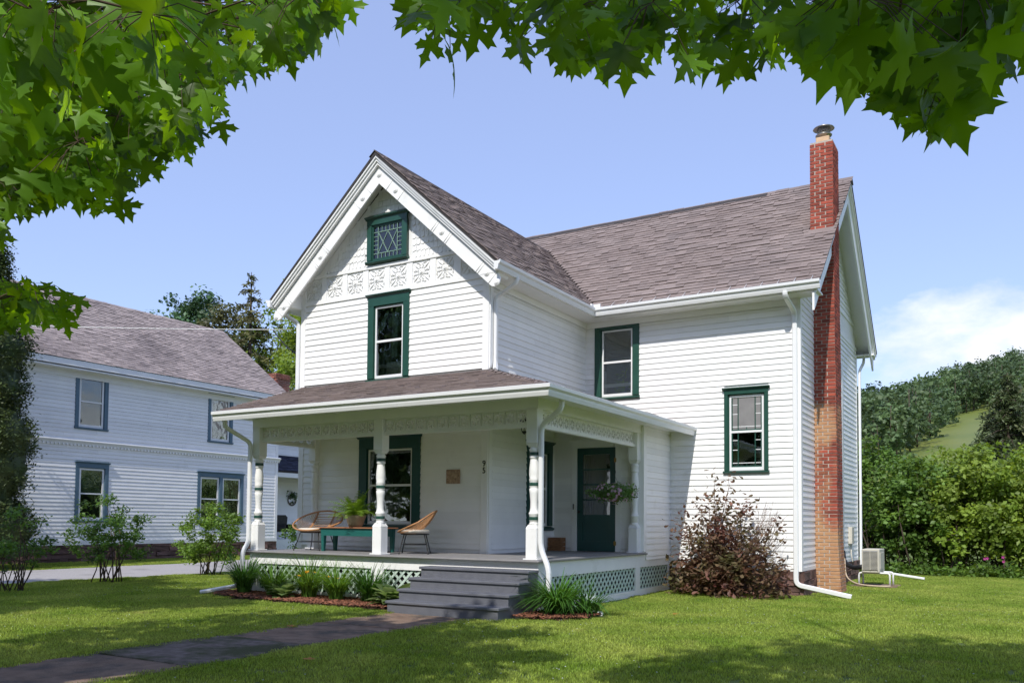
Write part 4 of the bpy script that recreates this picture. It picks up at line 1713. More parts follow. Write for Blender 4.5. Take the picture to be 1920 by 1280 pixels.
k = 0
z_ = .01
while z_ < 9.66:
    x0, x1 = chim_x(z_)
    W_ = x1 - x0
    D_ = CY1 - CY0
    if k % 2:
        cuts = [0, .105, .105 + .2125, W_] if W_ < .56 else [0, .105, .32, W_]
    else:
        cuts = [0, .2125, W_ - .0 if W_ - .2125 < .33 else .425, W_]
        cuts = sorted(set(cuts))
    for a, c in zip(cuts[:-1], cuts[1:]):
        if c - a > .03:
            put_brick(x0 + (a + c) / 2, CY0, z_, round((c - a - .020) / .01) * .01, 'f', k)
    cy = [0, .10, .10 + .212, .10 + .424, D_] if k % 2 else [0, .212, .424, D_]
    for a, c in zip(cy[:-1], cy[1:]):
        if c - a > .03:
            ww = round((c - a - .020) / .01) * .01
            put_brick(x1, CY0 + (a + c) / 2, z_, ww, 'r', k)
            if z_ > 6:
                put_brick(x0, CY0 + (a + c) / 2, z_, ww, 'l', k)
    z_ += cour
    k += 1
bricks.flush()
fl = MB()
fl.cbox(CX0 + .10, CX1 - .10, CY0 + .14, CY1 - .20, 9.69, 9.86, .012)
fl.obj('flue', CLAY, chim)
cp = MB()
cxm, cym = (CX0 + CX1) / 2, CY0 + .30
cp.lathe([(.10, 9.86), (.10, 9.92), (.17, 9.925), (.175, 9.94), (.10, 9.945)], 24, (cxm, cym, 0))
cp.lathe([(.215, 10.075), (.225, 10.08), (.21, 10.10), (.10, 10.125), (.0, 10.13)], 24, (cxm, cym, 0))
for i in range(14):
    an = i * 2 * math.pi / 14
    cp.tube([(cxm + .125 * math.cos(an), cym + .125 * math.sin(an), 9.93), (cxm + .14 * math.cos(an), cym + .14 * math.sin(an), 10.085)], .005, 4)
for zz in (9.97, 10.01, 10.05):
    cp.tube([(cxm + .135 * math.cos(t), cym + .135 * math.sin(t), zz) for t in np.linspace(0, 2 * math.pi, 25)], .004, 4, cap=False)
cp.obj('chimney_cap', STEEL, chim)

# ---- stone foundation
stones = Pieces(house, 'foundation_stone', 200)
_sm = []
for i in range(6):
    b = MB()
    b.cbox(0, 1, -.05, .1, 0, 1, .02)
    me = b.mesh('foundation_stone', STONE)
    rr = random.Random(i)
    for v in me.vertices:
        v.co.x += rr.uniform(-.03, .03)
        v.co.y += rr.uniform(-.03, .02) if v.co.y < 0 else 0
        v.co.z += rr.uniform(-.07, .07)
    _sm.append(me)
fb = MB()
fb.box(1.9, XR - .02, YC + .02, YC + .3, -.2, .52)
fb.box(XR - .3, XR - .02, YC + .3, YB, -.2, .52)
found = fb.obj('foundation', STONED, house)


def stone_wall(pieces, F, u0, u1, z0, z1, par, meshes, hmin=.11, hmax=.2, lmin=.25, lmax=.6, nrm=None):
    z = z0
    while z < z1 - .03:
        h = min(random.uniform(hmin, hmax), z1 - z)
        u = u0
        while u < u1:
            l = min(random.uniform(lmin, lmax), u1 - u)
            if l > .08:
                pieces.add(random.choice(meshes), F @ Matrix.Translation((u + .006, random.uniform(-.02, .015), z + .005)) @ Matrix.Diagonal((l - .014, 1, h - .012, 1)), par, random.uniform(-1, 1), nrm)
            u += l
        z += h


stone_wall(stones, FC, 2.05, XR, -.03, .50, found, _sm, nrm=np.array([0, -1., 0]))
stone_wall(stones, FR, YC, YB, -.03, .50, found, _sm, nrm=np.array([1., 0, 0]))
stones.flush()
# line-set cover, meter box, pipes on the end wall
ut = MB()
ut.cbox(XR + .005, XR + .075, 8.55, 8.72, .72, 5.4, .01)
ut.obj('line_cover', ALU, house)
ut = MB()
ut.cbox(XR + .02, XR + .12, 9.55, 9.85, .95, 1.38, .01)
ut.tube([(XR + .07, 9.7, .95), (XR + .07, 9.7, .70), (XR + .12, 9.6, .5)], .018, 8)
ut.obj('disconnect_box', BEIGE, house)
clap.flush()

# ================================================================== FOLIAGE HELPERS
def cards(P, size, rng, up_bias=.35, aspect=.62, shape='diamond', down=0.0, nrm=None, jitter=.35):
    """leaf faces at points P: returns V (n*4,3), F (n,4)"""
    n = len(P)
    d = rng.normal(size=(n, 3))
    d[:, 2] = d[:, 2] * .6 - down
    d /= np.linalg.norm(d, axis=1, keepdims=True) + 1e-9
    nn = rng.normal(size=(n, 3))
    if nrm is not None:
        nn = nn * .7 + nrm * 1.0
    nn[:, 2] += up_bias * 2
    e = np.cross(d, nn)
    e /= np.linalg.norm(e, axis=1, keepdims=True) + 1e-9
    f = np.cross(e, d)
    sz = size * (1 + jitter * rng.uniform(-1, 1, n))[:, None]
    a = P
    mid = P + d * sz * .5 - f * sz * .06
    tipp = P + d * sz - f * sz * .18
    V = np.stack([a, mid + e * sz * aspect * .5, tipp, mid - e * sz * aspect * .5], 1).reshape(-1, 3)
    F = np.arange(n * 4).reshape(n, 4)
    return V, F


def clumps(rng, c, r, ncl, per, spread, shell=.75, flat_bottom=-.6):
    """points in clumps spread over an ellipsoid; returns points, outward normals, tint per point"""
    u = rng.normal(size=(ncl, 3))
    u /= np.linalg.norm(u, axis=1, keepdims=True)
    u[:, 2] = np.where(u[:, 2] < flat_bottom, -u[:, 2], u[:, 2])
    rad = rng.uniform(shell, 1.0, ncl)[:, None] ** .6
    cc = np.array(c) + u * rad * np.array(r)
    P, Nn, T = [], [], []
    for i in range(ncl):
        k = max(3, int(per * rng.uniform(.6, 1.4)))
        q = rng.normal(size=(k, 3))
        q /= np.linalg.norm(q, axis=1, keepdims=True)
        s = spread * rng.uniform(.7, 1.3)
        q2 = q * (rng.uniform(.35, 1, k)[:, None]) * s * np.array([1, 1, .7])
        P.append(cc[i] + q2)
        Nn.append(q * .6 + u[i] * .6)
        T.append(np.full(k, rng.uniform(-.8, .8)) + rng.uniform(-.35, .35, k))
    return np.concatenate(P), np.concatenate(Nn), np.concatenate(T)


def leafobj(name, V, F, T, mat, parent, kind=None, per=4):
    base = np.array(WM[parent.name].translation)
    o = bpy.data.objects.new(name, np_mesh(name, V - base, F, mat, np.repeat(T, per)))
    if kind:
        o['kind'] = kind
    return link(o, parent, Matrix.Translation(base))


def limbs(b, base, top, r0, rng, n=7, spread=1.6, z0=.35, levels=1):
    """tapered trunk with limbs"""
    base, top = np.array(base, float), np.array(top, float)
    k = 7
    pts = [base + (top - base) * i / (k - 1) + (rng.normal(size=3) * .06 * np.linalg.norm(top - base) / 6 if 0 < i else 0) for i in range(k)]
    b.tube(pts, [r0 * (1 - .82 * (i / (k - 1)) ** .8) * (1.25 if i == 0 else 1) for i in range(k)], 9)
    ends = []
    for i in range(n):
        f = z0 + (1 - z0) * (i + rng.uniform(0, .8)) / n
        p = base + (top - base) * f
        an = rng.uniform(0, 2 * math.pi)
        ln = spread * (1.15 - .6 * f) * rng.uniform(.7, 1.2)
        e = p + np.array([math.cos(an) * ln, math.sin(an) * ln, ln * rng.uniform(.35, .9)])
        m = (p + e) / 2 + np.array([0, 0, -.08 * ln])
        b.tube([p, m, e], [r0 * .42 * (1.1 - f), r0 * .25 * (1.1 - f), r0 * .07], 6)
        ends.append(e)
    return ends


# ================================================================== NEIGHBOUR HOUSE
XN = -18.0
nb = thing('neighbouring_house', 'white clapboard house with slate blue window trim across the gravel drive', 'house', (XN, 6, 0))
FN = frame((XN, 0, 0), (0, 1, 0), (-1, 0, 0))
nclap = Pieces(nb, 'clapboard', 300, 10)
NE = .126
NB_W = [(3.10, 4.27, 4.37, 6.28), (8.42, 9.60, 4.37, 6.25), (3.18, 4.36, 1.30, 3.27)]
NB_D = (8.00, 10.20, 1.27, 3.21)
ops = [op(*q, .13, .16, .07) for q in NB_W] + [op(*NB_D, .13, .16, .07)]
wall(nb, 'long_wall', FN, -6, 12.0, .56, 6.45, ops, WHITE2, NE, nclap, zc0=.70)
wt = MB()
wt.box(-6, 12.02, -.04, 0, .56, .70)
wt.obj('water_table', WHITE2, nb, FN)
for zz, nm in ((3.80, 'belt_course'),):
    b = MB()
    b.prism([(-.03, zz), (-.05, zz + .04), (-.09, zz + .11), (-.13, zz + .16), (-.13, zz + .18), (-.02, zz + .22), (0, zz + .22), (0, zz)], -6, 12.10, 'x')
    bc = b.obj(nm, WHITE2, nb, FN)
    d = MB()
    u = -5.9
    while u < 12:
        d.box(u, u + .055, -.085, -.03, zz + .0, zz + .06)
        u += .13
    tag(d.obj('dentil', WHITE2, bc, FN), kind='stuff')
MB().box(11.88, 12.02, -.035, .0, .70, 6.3).obj('corner_board', WHITE2, nb, FN)


def nb_in(blind):
    def f(win, F, a, c, zb, zt, zm):
        if blind == 'full':
            flat(win, F, a, c, zb + .12, zt, .08, SHADEG)
        elif blind == 'half':
            flat(win, F, a, c, zm, zt, .08, SHADEG)
        flat(win, F, a - .2, c + .2, zb - .2, zt + .2, .5, DARKIN, 'dark_backing')
    return f


for q, bl in zip(NB_W, ('full', '', 'half')):
    window(nb, FN, *q, BLUE, .13, .16, .07, 'double', inside=nb_in(bl), storm=.06, pane=PANED)
mid = (NB_D[0] + NB_D[1]) / 2
window(nb, FN, NB_D[0], mid + .06, NB_D[2], NB_D[3], BLUE, .13, .16, .07, 'double', inside=nb_in(''), storm=.06, pane=PANED)
window(nb, FN @ Matrix.Translation((0, -.004, 0)), mid - .06, NB_D[1], NB_D[2], NB_D[3], BLUE, .13, .16, .07, 'double', inside=nb_in('half'), storm=.06, pane=PANED)
nclap.flush()
# roof
XNR, ZNR, ZNE = -21.8, 9.72, 6.55
YN0, YN1 = -6.4, 12.35
b = MB()
b.prism([(XN + .40, ZNE), (XNR, ZNR), (2 * XNR - XN - .4, ZNE), (2 * XNR - XN - .4, ZNE - .1), (XNR, ZNR - .12), (XN + .40, ZNE - .1)], YN0, YN1, 'y')
nroof = b.obj('roof', ROOFEDGE, nb)
b = MB()
b.box(XN + .01, XN + .40, YN0, YN1 - .05, ZNE - .30, ZNE - .26)
b.box(XN + .36, XN + .43, YN0, YN1, ZNE - .22, ZNE - .02)
b.box(XN, XN + .05, YN0, 12.0, ZNE - .52, ZNE - .30)
b.obj('eave_fascia', WHITE2, nb)
NSH = [shingle_mesh(w_ - .001).mesh('shingle', SHING2) for w_ in (.24, .19, .30)]
nsh = Pieces(nb, 'shingle', 0, 1e9)
upn = np.array([XNR - XN - .4, 0, ZNR - ZNE])
ln_ = np.linalg.norm(upn)
shingle_plane((XN + .44, YN0, ZNE - .02), (0, 1, 0), upn, lambda v: (0, YN1 - YN0), ln_, nsh, nroof, NSH, .15)
nsh.flush()
b = MB()
b.prism([(YN1 - .45, 6.3), (YN1 - .35, 6.3), (YN1 - .35, 6.4), (YN1 - .45, 6.4)], 2 * XNR - XN, XN, 'x')
b.prism([(XN, 6.3), (XNR, ZNR - .2), (2 * XNR - XN, 6.3)], 11.9, 12.0, 'y')
b.box(2 * XNR - XN, XN, 11.88, 12.0, .4, 6.3)
b.obj('end_wall', WHITE2, nb)
b = MB()
for sg, xx in ((1, XN + .40), (-1, 2 * XNR - XN - .4)):
    b.prism([(xx, ZNE - .1), (XNR, ZNR - .12), (XNR, ZNR - .38), (xx, ZNE - .36)], YN1 - .06, YN1 - .01, 'y')
b.obj('rake_board', WHITE2, nb)
# foundation of coursed stone
fb = MB().box(XN - .3, XN - .03, -6, 12, -.2, .55)
nf = fb.obj('foundation', STONED, nb)
nst = Pieces(nb, 'foundation_stone', 150)
stone_wall(nst, FN, -2, 12, -.02, .55, nf, _sm, .10, .17, .25, .85, np.array([1., 0, 0]))
nst.flush()
# rear wing with a porch under a navy roof
XA = -20.3
FA = frame((XA, 0, 0), (0, 1, 0), (-1, 0, 0))
aclap = Pieces(nb, 'clapboard', 60, 8)
wall(nb, 'rear_wing_wall', FA, 12.02, 20.0, .5, 5.35, [], WHITE2, NE, aclap, zc0=.75)
aclap.flush()
b = MB()
b.box(XA, XA + .3, 12.05, 20, 5.15, 5.35)
b.box(XA, XA + .10, 12.05, 20, 4.35, 4.45)
b.obj('rear_eave_board', WHITE2, nb)
b = MB()
b.prism([(XA + .05, 5.35), (XA + .35, 5.35), (XA - 3, 7.6), (XA - 3.2, 7.5)], 12.36, 20.2, 'y')
b.obj('rear_wing_roof', ROOFEDGE, nb)
b = MB()
b.prism([(XA + .02, 4.33), (XA + 1.5, 3.55), (XA + 1.5, 3.48), (XA + .02, 4.26)], 12.05, 20, 'y')
prr = b.obj('rear_porch_roof', ROOFEDGE, nb)
ansh = Pieces(nb, 'porch_shingle', 0, 1e9)
NVM = [shingle_mesh(w_ - .008).mesh('porch_shingle', NAVY) for w_ in (.31, .27, .35)]
upa = np.array([-1.48, 0, .78])
shingle_plane((XA + 1.52, 12.05, 3.555), (0, 1, 0), upa, lambda v: (0, 7.9), 1.66, ansh, prr, NVM, .14)
ansh.flush()
b = MB()
b.box(XA + 1.42, XA + 1.5, 12.05, 20, 3.28, 3.47)
b.obj('porch_gutter', ALU, nb)
b = MB()
b.box(XA, XA + 1.5, 12.05, 20, .50, .60)
b.box(XA + 1.44, XA + 1.5, 12.05, 20, .05, .5)
b.obj('rear_porch_floor', WHITE2, nb)
b = MB()
b.tube([(XA + 1.40, 12.22, .6), (XA + 1.40, 12.22, 3.28)], .035, 8)
b.tube([(XA + 1.40, 12.22, 3.1), (XA + 1.40, 12.22, 3.2)], .07, 8)
b.obj('porch_pole', BLACKM, nb)
# chimney behind the roof
b = MB()
nch_c = at(518, 712, 41.0)
nch = np.array([nch_c[0], nch_c[1]])
b.box(nch[0] - .42, nch[0] + .42, nch[1] - .42, nch[1] + .42, 5.0, 8.1)
nchim = b.obj('chimney', MORTAR, nb)
nbr = Pieces(nb, 'brick', 120, 4)
nbm = {}
for m_ in (BRICK,):
    q = MB()
    q.cbox(-.1, .1, 0, .09, 0, .064, .003)
    nbm[0] = q.mesh('brick', BRICKT)
for k in range(22):
    zz = 8.1 - .078 * (k + 1)
    g = .05 if k in (0, 1, 2) else 0
    for i in range(4):
        off = -.33 + .215 * i + (.06 if k % 2 else -.04)
        nbr.add(nbm[0], Matrix.Translation((nch[0] + off, nch[1] - .43 - g, zz)), nchim, random.uniform(-1, .8), np.array([0, -1., 0]))
        nbr.add(nbm[0], Matrix.Translation((nch[0] + .43 + g, nch[1] + off, zz)) @ Matrix.Rotation(math.pi / 2, 4, 'Z'), nchim, random.uniform(-1, .4), np.array([1., 0, 0]))
nbr.flush()
# wreath and wicker chair on the neighbour's porch
wr = MB()
wc = on_plane(548, 937, 0, XA + .06)
for r_ in (.26, .24):
    wr.tube([(XA + .05, wc[1] + r_ * math.cos(t), wc[2] + r_ * math.sin(t)) for t in np.linspace(0, 2 * math.pi, 25)], .016, 5, cap=False)
rg = np.random.default_rng(3)
wth = thing('wreath', 'small round hoop wreath with dark greenery on the neighbouring porch wall', 'wreath', (XA + .05, wc[1], wc[2]))
wr.obj('hoop', TWIG, wth)
Pw = np.array([XA + .07, wc[1], wc[2] + .2]) + rg.normal(size=(90, 3)) * np.array([.03, .17, .08])
V, F = cards(Pw, .13, rg)
leafobj('greenery', V, F, rg.uniform(-1, 1, len(Pw)), PINE, wth)
Pw = np.array([XA + .07, wc[1], wc[2] - .12]) + rg.normal(size=(40, 3)) * np.array([.02, .12, .03])
V, F = cards(Pw, .09, rg)
leafobj('greenery', V, F, rg.uniform(-1, 1, len(Pw)), CEDAR, wth)
wchair = thing('wicker_armchair', 'dark wicker armchair on the neighbouring porch', 'chair', (XA + .8, 14.0, .60))
b = MB()
b.cbox(-.32, .32, -.32, .32, .30, .42, .03)
b.obj('seat', BLACKM, wchair, Matrix.Translation((XA + .8, 14.0, .6)))
b = MB()
b.prism([(-.36, .4), (.36, .4), (.42, .95), (.3, 1.05), (-.3, 1.05), (-.42, .95)], -.36, -.30, 'x')
b.obj('backrest', BLACKM, wchair, Matrix.Translation((XA + .8, 14.0, .6)))
for sx in (-.28, .28):
    for sy in (-.28, .28):
        MB().tube([(sx, sy, 0), (sx, sy, .32)], .03, 6).obj('leg', BLACKM, wchair, Matrix.Translation((XA + .8, 14.0, .6)))
    MB().cbox(-.34, .34, (sx > 0) * .64 - .36, (sx > 0) * .64 - .28, .40, .64, .02).obj('armrest', BLACKM, wchair, Matrix.Translation((XA + .8, 14.0, .6)))

# ================================================================== WALK, DRIVE, BEDS
b = MB()
b.box(-.02, 1.70, -26, -2.92, -.05, .004)
walkb = b.obj('walkway', MOSS)
tag(walkb, kind='structure')
slab = Pieces(walkb, 'slab', 40)
ys = [-2.94, -4.45, -6.15, -7.85, -9.35, -10.9, -12.4, -14]
for i in range(len(ys) - 1):
    q = MB()
    yc_ = (ys[i] + ys[i + 1]) / 2
    hl_ = (ys[i] - ys[i + 1]) / 2 - .012
    q.cbox(-.79, .77, -hl_, hl_, -.06, .020, .01)
    me = q.mesh('slab', CONC2 if i in (2, 4) else CONC)
    slab.add(me, Matrix.Translation((.84 + random.uniform(-.02, .02), yc_, .004 + random.uniform(-.004, .004))) @ Matrix.Rotation(random.uniform(-.004, .004), 4, 'X') @ Matrix.Rotation(random.uniform(-.006, .006), 4, 'Y'), walkb, [0, .3, -1, -.2, .3, 0, 0][i])
slab.flush()
b = MB()
n = 40
vs = []
for i in range(n + 1):
    y = -30 + 60 * i / n
    wv = .25 * math.sin(y * .5) + .15 * math.sin(y * 1.3 + 1)
    vs += [(-15.0 + wv, y, .004), (-10.2 + wv * .6, y, .004)]
b.add(vs, [(2 * i, 2 * i + 1, 2 * i + 3, 2 * i + 2) for i in range(n)])
tag(b.obj('driveway', GRAVEL), kind='structure')


def blob(name, pts, z, mat):
    """a flat bed with a soft crown"""
    c = np.mean(pts, 0)
    n = len(pts)
    vs = [(c[0], c[1], z)] + [(p[0] * .55 + c[0] * .45, p[1] * .55 + c[1] * .45, z) for p in pts] + [(p[0], p[1], .002) for p in pts]
    fs = [(0, 1 + i, 1 + (i + 1) % n) for i in range(n)] + [(1 + i, 1 + n + i, 1 + n + (i + 1) % n, 1 + (i + 1) % n) for i in range(n)]
    o = MB().add(vs, fs).obj(name, mat)
    return tag(o, kind='structure')


BED1 = [(-4.75, -1.62), (-4.9, -1.95), (-4.6, -2.45), (-3.6, -2.66), (-2.6, -2.74), (-1.6, -2.74), (-.8, -2.70), (-.05, -2.66), (-.02, -1.66), (-2, -1.66), (-3.6, -1.66)]
BED2 = [(2.06, -2.55), (2.6, -2.45), (3.0, -2.1), (3.05, -1.6), (2.75, -1.2), (2.1, -1.1), (2.06, -1.8)]
blob('mulch_bed', BED1, .05, MULCHB)
blob('mulch_bed', BED2, .05, MULCHB)


def inside(poly, x, y):
    c = False
    j = len(poly) - 1
    for i in range(len(poly)):
        xi, yi = poly[i]
        xj, yj = poly[j]
        if (yi > y) != (yj > y) and x < (xj - xi) * (y - yi) / (yj - yi) + xi:
            c = not c
        j = i
    return c


for poly, nchip in ((BED1, 3400), (BED2, 900)):
    xs = [p[0] for p in poly]
    ysb = [p[1] for p in poly]
    V, F, T = [], [], []
    k = 0
    while k < nchip:
        x, y = random.uniform(min(xs), max(xs)), random.uniform(min(ysb), max(ysb))
        if not inside(poly, x, y):
            continue
        an, tl = random.uniform(0, 6.28), random.uniform(-.35, .35)
        l, w_ = random.uniform(.02, .055), random.uniform(.006, .016)
        d = np.array([math.cos(an) * math.cos(tl), math.sin(an) * math.cos(tl), math.sin(tl)])
        e = np.array([-math.sin(an), math.cos(an), random.uniform(-.4, .4)])
        c = np.array([x, y, .052 + random.uniform(0, .022)])
        o = len(V)
        V += [c - d * l - e * w_, c + d * l - e * w_, c + d * l + e * w_, c - d * l + e * w_, c + (0, 0, .012)]
        F += [(o, o + 1, o + 4), (o + 1, o + 2, o + 4), (o + 2, o + 3, o + 4), (o + 3, o, o + 4)]
        T += [random.uniform(-1, 1)] * 5
        k += 1
    o = bpy.data.objects.new('mulch', np_mesh('mulch', np.array(V), np.array(F), MULCH, np.array(T)))
    tag(link(o), 'reddish bark mulch in front of the porch' if nchip > 1000 else 'dark bark mulch right of the porch steps', 'mulch', kind='stuff')

# ---- grass: patches of blades set all over the lawn by geometry nodes
def grass_patch(seed, n=430, size=.32, h0=.018, h1=.042):
    rg = np.random.default_rng(seed)
    P = np.stack([rg.uniform(-size / 2, size / 2, n), rg.uniform(-size / 2, size / 2, n), np.zeros(n)], 1)
    an = rng_an = rg.uniform(0, 2 * math.pi, n)
    h = rg.uniform(h0, h1, n)
    lean = rg.uniform(.1, .8, n) * h
    w_ = rg.uniform(.0022, .0042, n)
    la = rg.uniform(0, 2 * math.pi, n)
    e = np.stack([np.cos(an), np.sin(an), np.zeros(n)], 1) * w_[:, None]
    mid = P + np.stack([np.cos(la) * lean * .35, np.sin(la) * lean * .35, h * .6], 1)
    tipp = P + np.stack([np.cos(la) * lean, np.sin(la) * lean, h], 1)
    V = np.stack([P - e, P + e, mid + e * .8, mid - e * .8, tipp], 1).reshape(-1, 3)
    o = np.arange(n)[:, None] * 5
    F = np.concatenate([o + np.array([[0, 1, 2]]), o + np.array([[0, 2, 3]]), o + np.array([[3, 2, 4]])])
    return np_mesh('grass_patch', V, F, GRASS, np.repeat(rg.uniform(-1, 1, n), 5))


patch_col = bpy.data.collections.new('grass_patches')
for i in range(4):
    patch_col.objects.link(bpy.data.objects.new('grass_tuft', grass_patch(40 + i)))


def lawn_ok(x, y):
    if -.0 < x < 1.68 and y < -2.9:
        return False
    if -4.5 < x < 2.1 and -1.75 < y < 4.2:
        return False
    if -.06 < x < 2.1 and -2.98 < y <= -1.7:
        return False
    if -4.85 < x < 0 and 0 <= y < 11.2 or -4.85 < x < 4.85 and 4.0 < y < 11.2:
        return False
    if 4.6 < x < 5.35 and 5.35 < y < 6.3:
        return False
    if 5.0 < x < 6.1 and 7.55 < y < 8.65:
        return False
    wv = .25 * math.sin(y * .5) + .15 * math.sin(y * 1.3 + 1)
    if -15.05 + wv < x < -10.15 + wv * .6:
        return False
    if x < -17.95 and y < 20:
        return False
    if inside(BED1, x, y) or inside(BED2, x, y):
        return False
    return True


pts = []
st_ = .27
y = -12.0
while y < 20:
    x = -17.9
    while x < 16:
        px_, py_ = x + random.uniform(-.08, .08), y + random.uniform(-.08, .08)
        q = project([px_, py_, 0.0])
        if q[2] > 1 and -260 < q[0] < 2180 and q[1] < 1420 and lawn_ok(px_, py_):
            pts.append((px_, py_, 0.001))
        x += st_
    y += st_
yy_ = -12.0
while yy_ < -3.0:
    for xe_ in (-.03, 1.70):
        pts.append((xe_ + random.gauss(0, .045), yy_, .004))
    yy_ += random.uniform(.05, .22)
gme = bpy.data.meshes.new('grass')
gme.from_pydata(pts, [], [])
grass = link(bpy.data.objects.new('grass', gme))
tag(grass, 'short mown green lawn grass around the house', 'grass', kind='stuff')
ng = bpy.data.node_groups.new('grass_nodes', 'GeometryNodeTree')
ng.interface.new_socket('Geometry', in_out='INPUT', socket_type='NodeSocketGeometry')
ng.interface.new_socket('Geometry', in_out='OUTPUT', socket_type='NodeSocketGeometry')
gi = ng.nodes.new('NodeGroupInput')
go = ng.nodes.new('NodeGroupOutput')
ci = ng.nodes.new('GeometryNodeCollectionInfo')
ci.inputs['Collection'].default_value = patch_col
ci.inputs['Separate Children'].default_value = True
ip = ng.nodes.new('GeometryNodeInstanceOnPoints')
ip.inputs['Pick Instance'].default_value = True
rv_ = ng.nodes.new('FunctionNodeRandomValue')
rv_.data_type = 'FLOAT_VECTOR'
rv_.inputs[0].default_value = (0, 0, 0)
rv_.inputs[1].default_value = (0, 0, 6.283)
rs_ = ng.nodes.new('FunctionNodeRandomValue')
rs_.data_type = 'FLOAT'
rs_.inputs[2].default_value = .85
rs_.inputs[3].default_value = 1.25
mp_ = ng.nodes.new('GeometryNodeMeshToPoints')
ng.links.new(gi.outputs[0], mp_.inputs['Mesh'])
ng.links.new(mp_.outputs[0], ip.inputs['Points'])
ng.links.new(ci.outputs[0], ip.inputs['Instance'])
ng.links.new(rv_.outputs[0], ip.inputs['Rotation'])
ng.links.new(rs_.outputs[1], ip.inputs['Scale'])
ng.links.new(ip.outputs[0], go.inputs[0])
md = grass.modifiers.new('grass', 'NODES')
md.node_group = ng

rg = np.random.default_rng(70)
V, F = [], []
k = 0
while k < 900:
    x, y = rg.uniform(-9, 9), rg.uniform(-10, 8)
    cl_ = math.sin(x * 1.1 + 2) * math.sin(y * .9 + x * .4)
    if lawn_ok(x, y) and cl_ > rg.uniform(-.6, 1.0):
        o = len(V)
        r_ = rg.uniform(.006, .012)
        z_ = rg.uniform(.035, .055)
        V += [(x - r_, y, z_), (x, y - r_, z_ + .004), (x + r_, y, z_), (x, y + r_, z_ + .004)]
        F.append((o, o + 1, o + 2, o + 3))
        k += 1
o = bpy.data.objects.new('clover', np_mesh('clover', np.array(V), np.array(F), CURT))
tag(link(o), 'tiny white clover heads scattered over the lawn', 'clover', kind='stuff')

# ================================================================== ON THE PORCH
def rattan_chair(x, y, rz, label):
    t = thing('rattan_chair', label, 'chair', (x, y, DECK), rz, 'rattan chairs on the porch')
    M = WM[t.name]
    W_ = .56

    def rim(th):
        """th 0 = right corner, pi/2 = back top, pi = left corner, 3pi/2 = front lip"""
        cx_, s_ = math.cos(th), math.sin(th)
        xx = W_ * math.copysign(abs(cx_) ** 1.0, cx_)
        if s_ >= 0:
            k = s_ ** 1.15
            return np.array([xx, .05 + .30 * k, .57 + .215 * k])
        k = (-s_) ** 1.15
        return np.array([xx, .05 - .40 * k, .57 - .175 * k])

    b = MB()
    b.tube([rim(t_) for t_ in np.linspace(0, 2 * math.pi, 61)], .017, 7, cap=False)
    b.obj('rim', RATTAN, t, M)

    def shell(u, v):
        """u in [-1,1] across, v in [0,1] from the back rim over the bowl to the front lip"""
        th = math.acos(max(-1, min(1, u)))
        B = rim(th)
        Fp = rim(-th)
        p = B * (1 - v) + Fp * v
        depth = .26 * (1 - abs(u) ** 2.2) * (math.sin(math.pi * v) ** .75)
        p = p + np.array([0, .05 * math.sin(math.pi * v) * (1 - abs(u)), -depth * .72])
        return p

    b = MB()
    for u in np.linspace(-.97, .97, 31):
        if -.36 < u < .36:
            vs_ = np.linspace(.52, 1, 8)
        else:
            vs_ = np.linspace(0, 1, 13)
        b.tube([shell(u, v) for v in vs_], .0052, 4, cap=False)
    tag(b.obj('side_ribs', RATTAN, t, M), kind='stuff')
    for v in np.linspace(.05, .50, 9):
        MB().tube([shell(u, v) for u in np.linspace(-.40, .40, 9)], .0065, 5).obj('back_rod', RATTAN, t, M)
    for u in (-.38, .38):
        for du in (-.02, .02):
            MB().tube([shell(u + du, v) for v in np.linspace(0, .55, 9)], .010, 5).obj('upright', RATTAN, t, M)
    b = MB()
    prof = [(.0, .0), (.30, .0), (.335, .018), (.345, .035), (.335, .055), (.28, .066), (0, .07)]
    q = MB().lathe(prof, 24)
    b.add([(a * 1.0, c * .82 - .06, d + .375) for a, c, d in q.v], q.f, True)
    b.obj('cushion', CUSH, t, M)
    b = MB()
    b.tube([(.30 * math.cos(q), -.04 + .25 * math.sin(q), .355) for q in np.linspace(0, 2 * math.pi, 25)], .010, 6, cap=False)
    b.tube([(-.27, -.24, .17), (.27, -.24, .17)], .007, 6)
    b.tube([(-.27, .16, .17), (.27, .16, .17)], .007, 6)
    b.tube([(-.27, -.24, .17), (-.27, .16, .17)], .007, 6)
    b.tube([(.27, -.24, .17), (.27, .16, .17)], .007, 6)
    b.obj('leg_frame', BLACKM, t, M)
    for sx in (-1, 1):
        for yy, yb in ((-.22, -.30), (.14, .22)):
            MB().tube([(sx * .22, yy, .355), (sx * .25, (yy + yb) / 2, .2), (sx * .31, yb, .02), (sx * .315, yb, .0)], [.010, .010, .010, .014], 7).obj('leg', BLACKM, t, M)
    return t


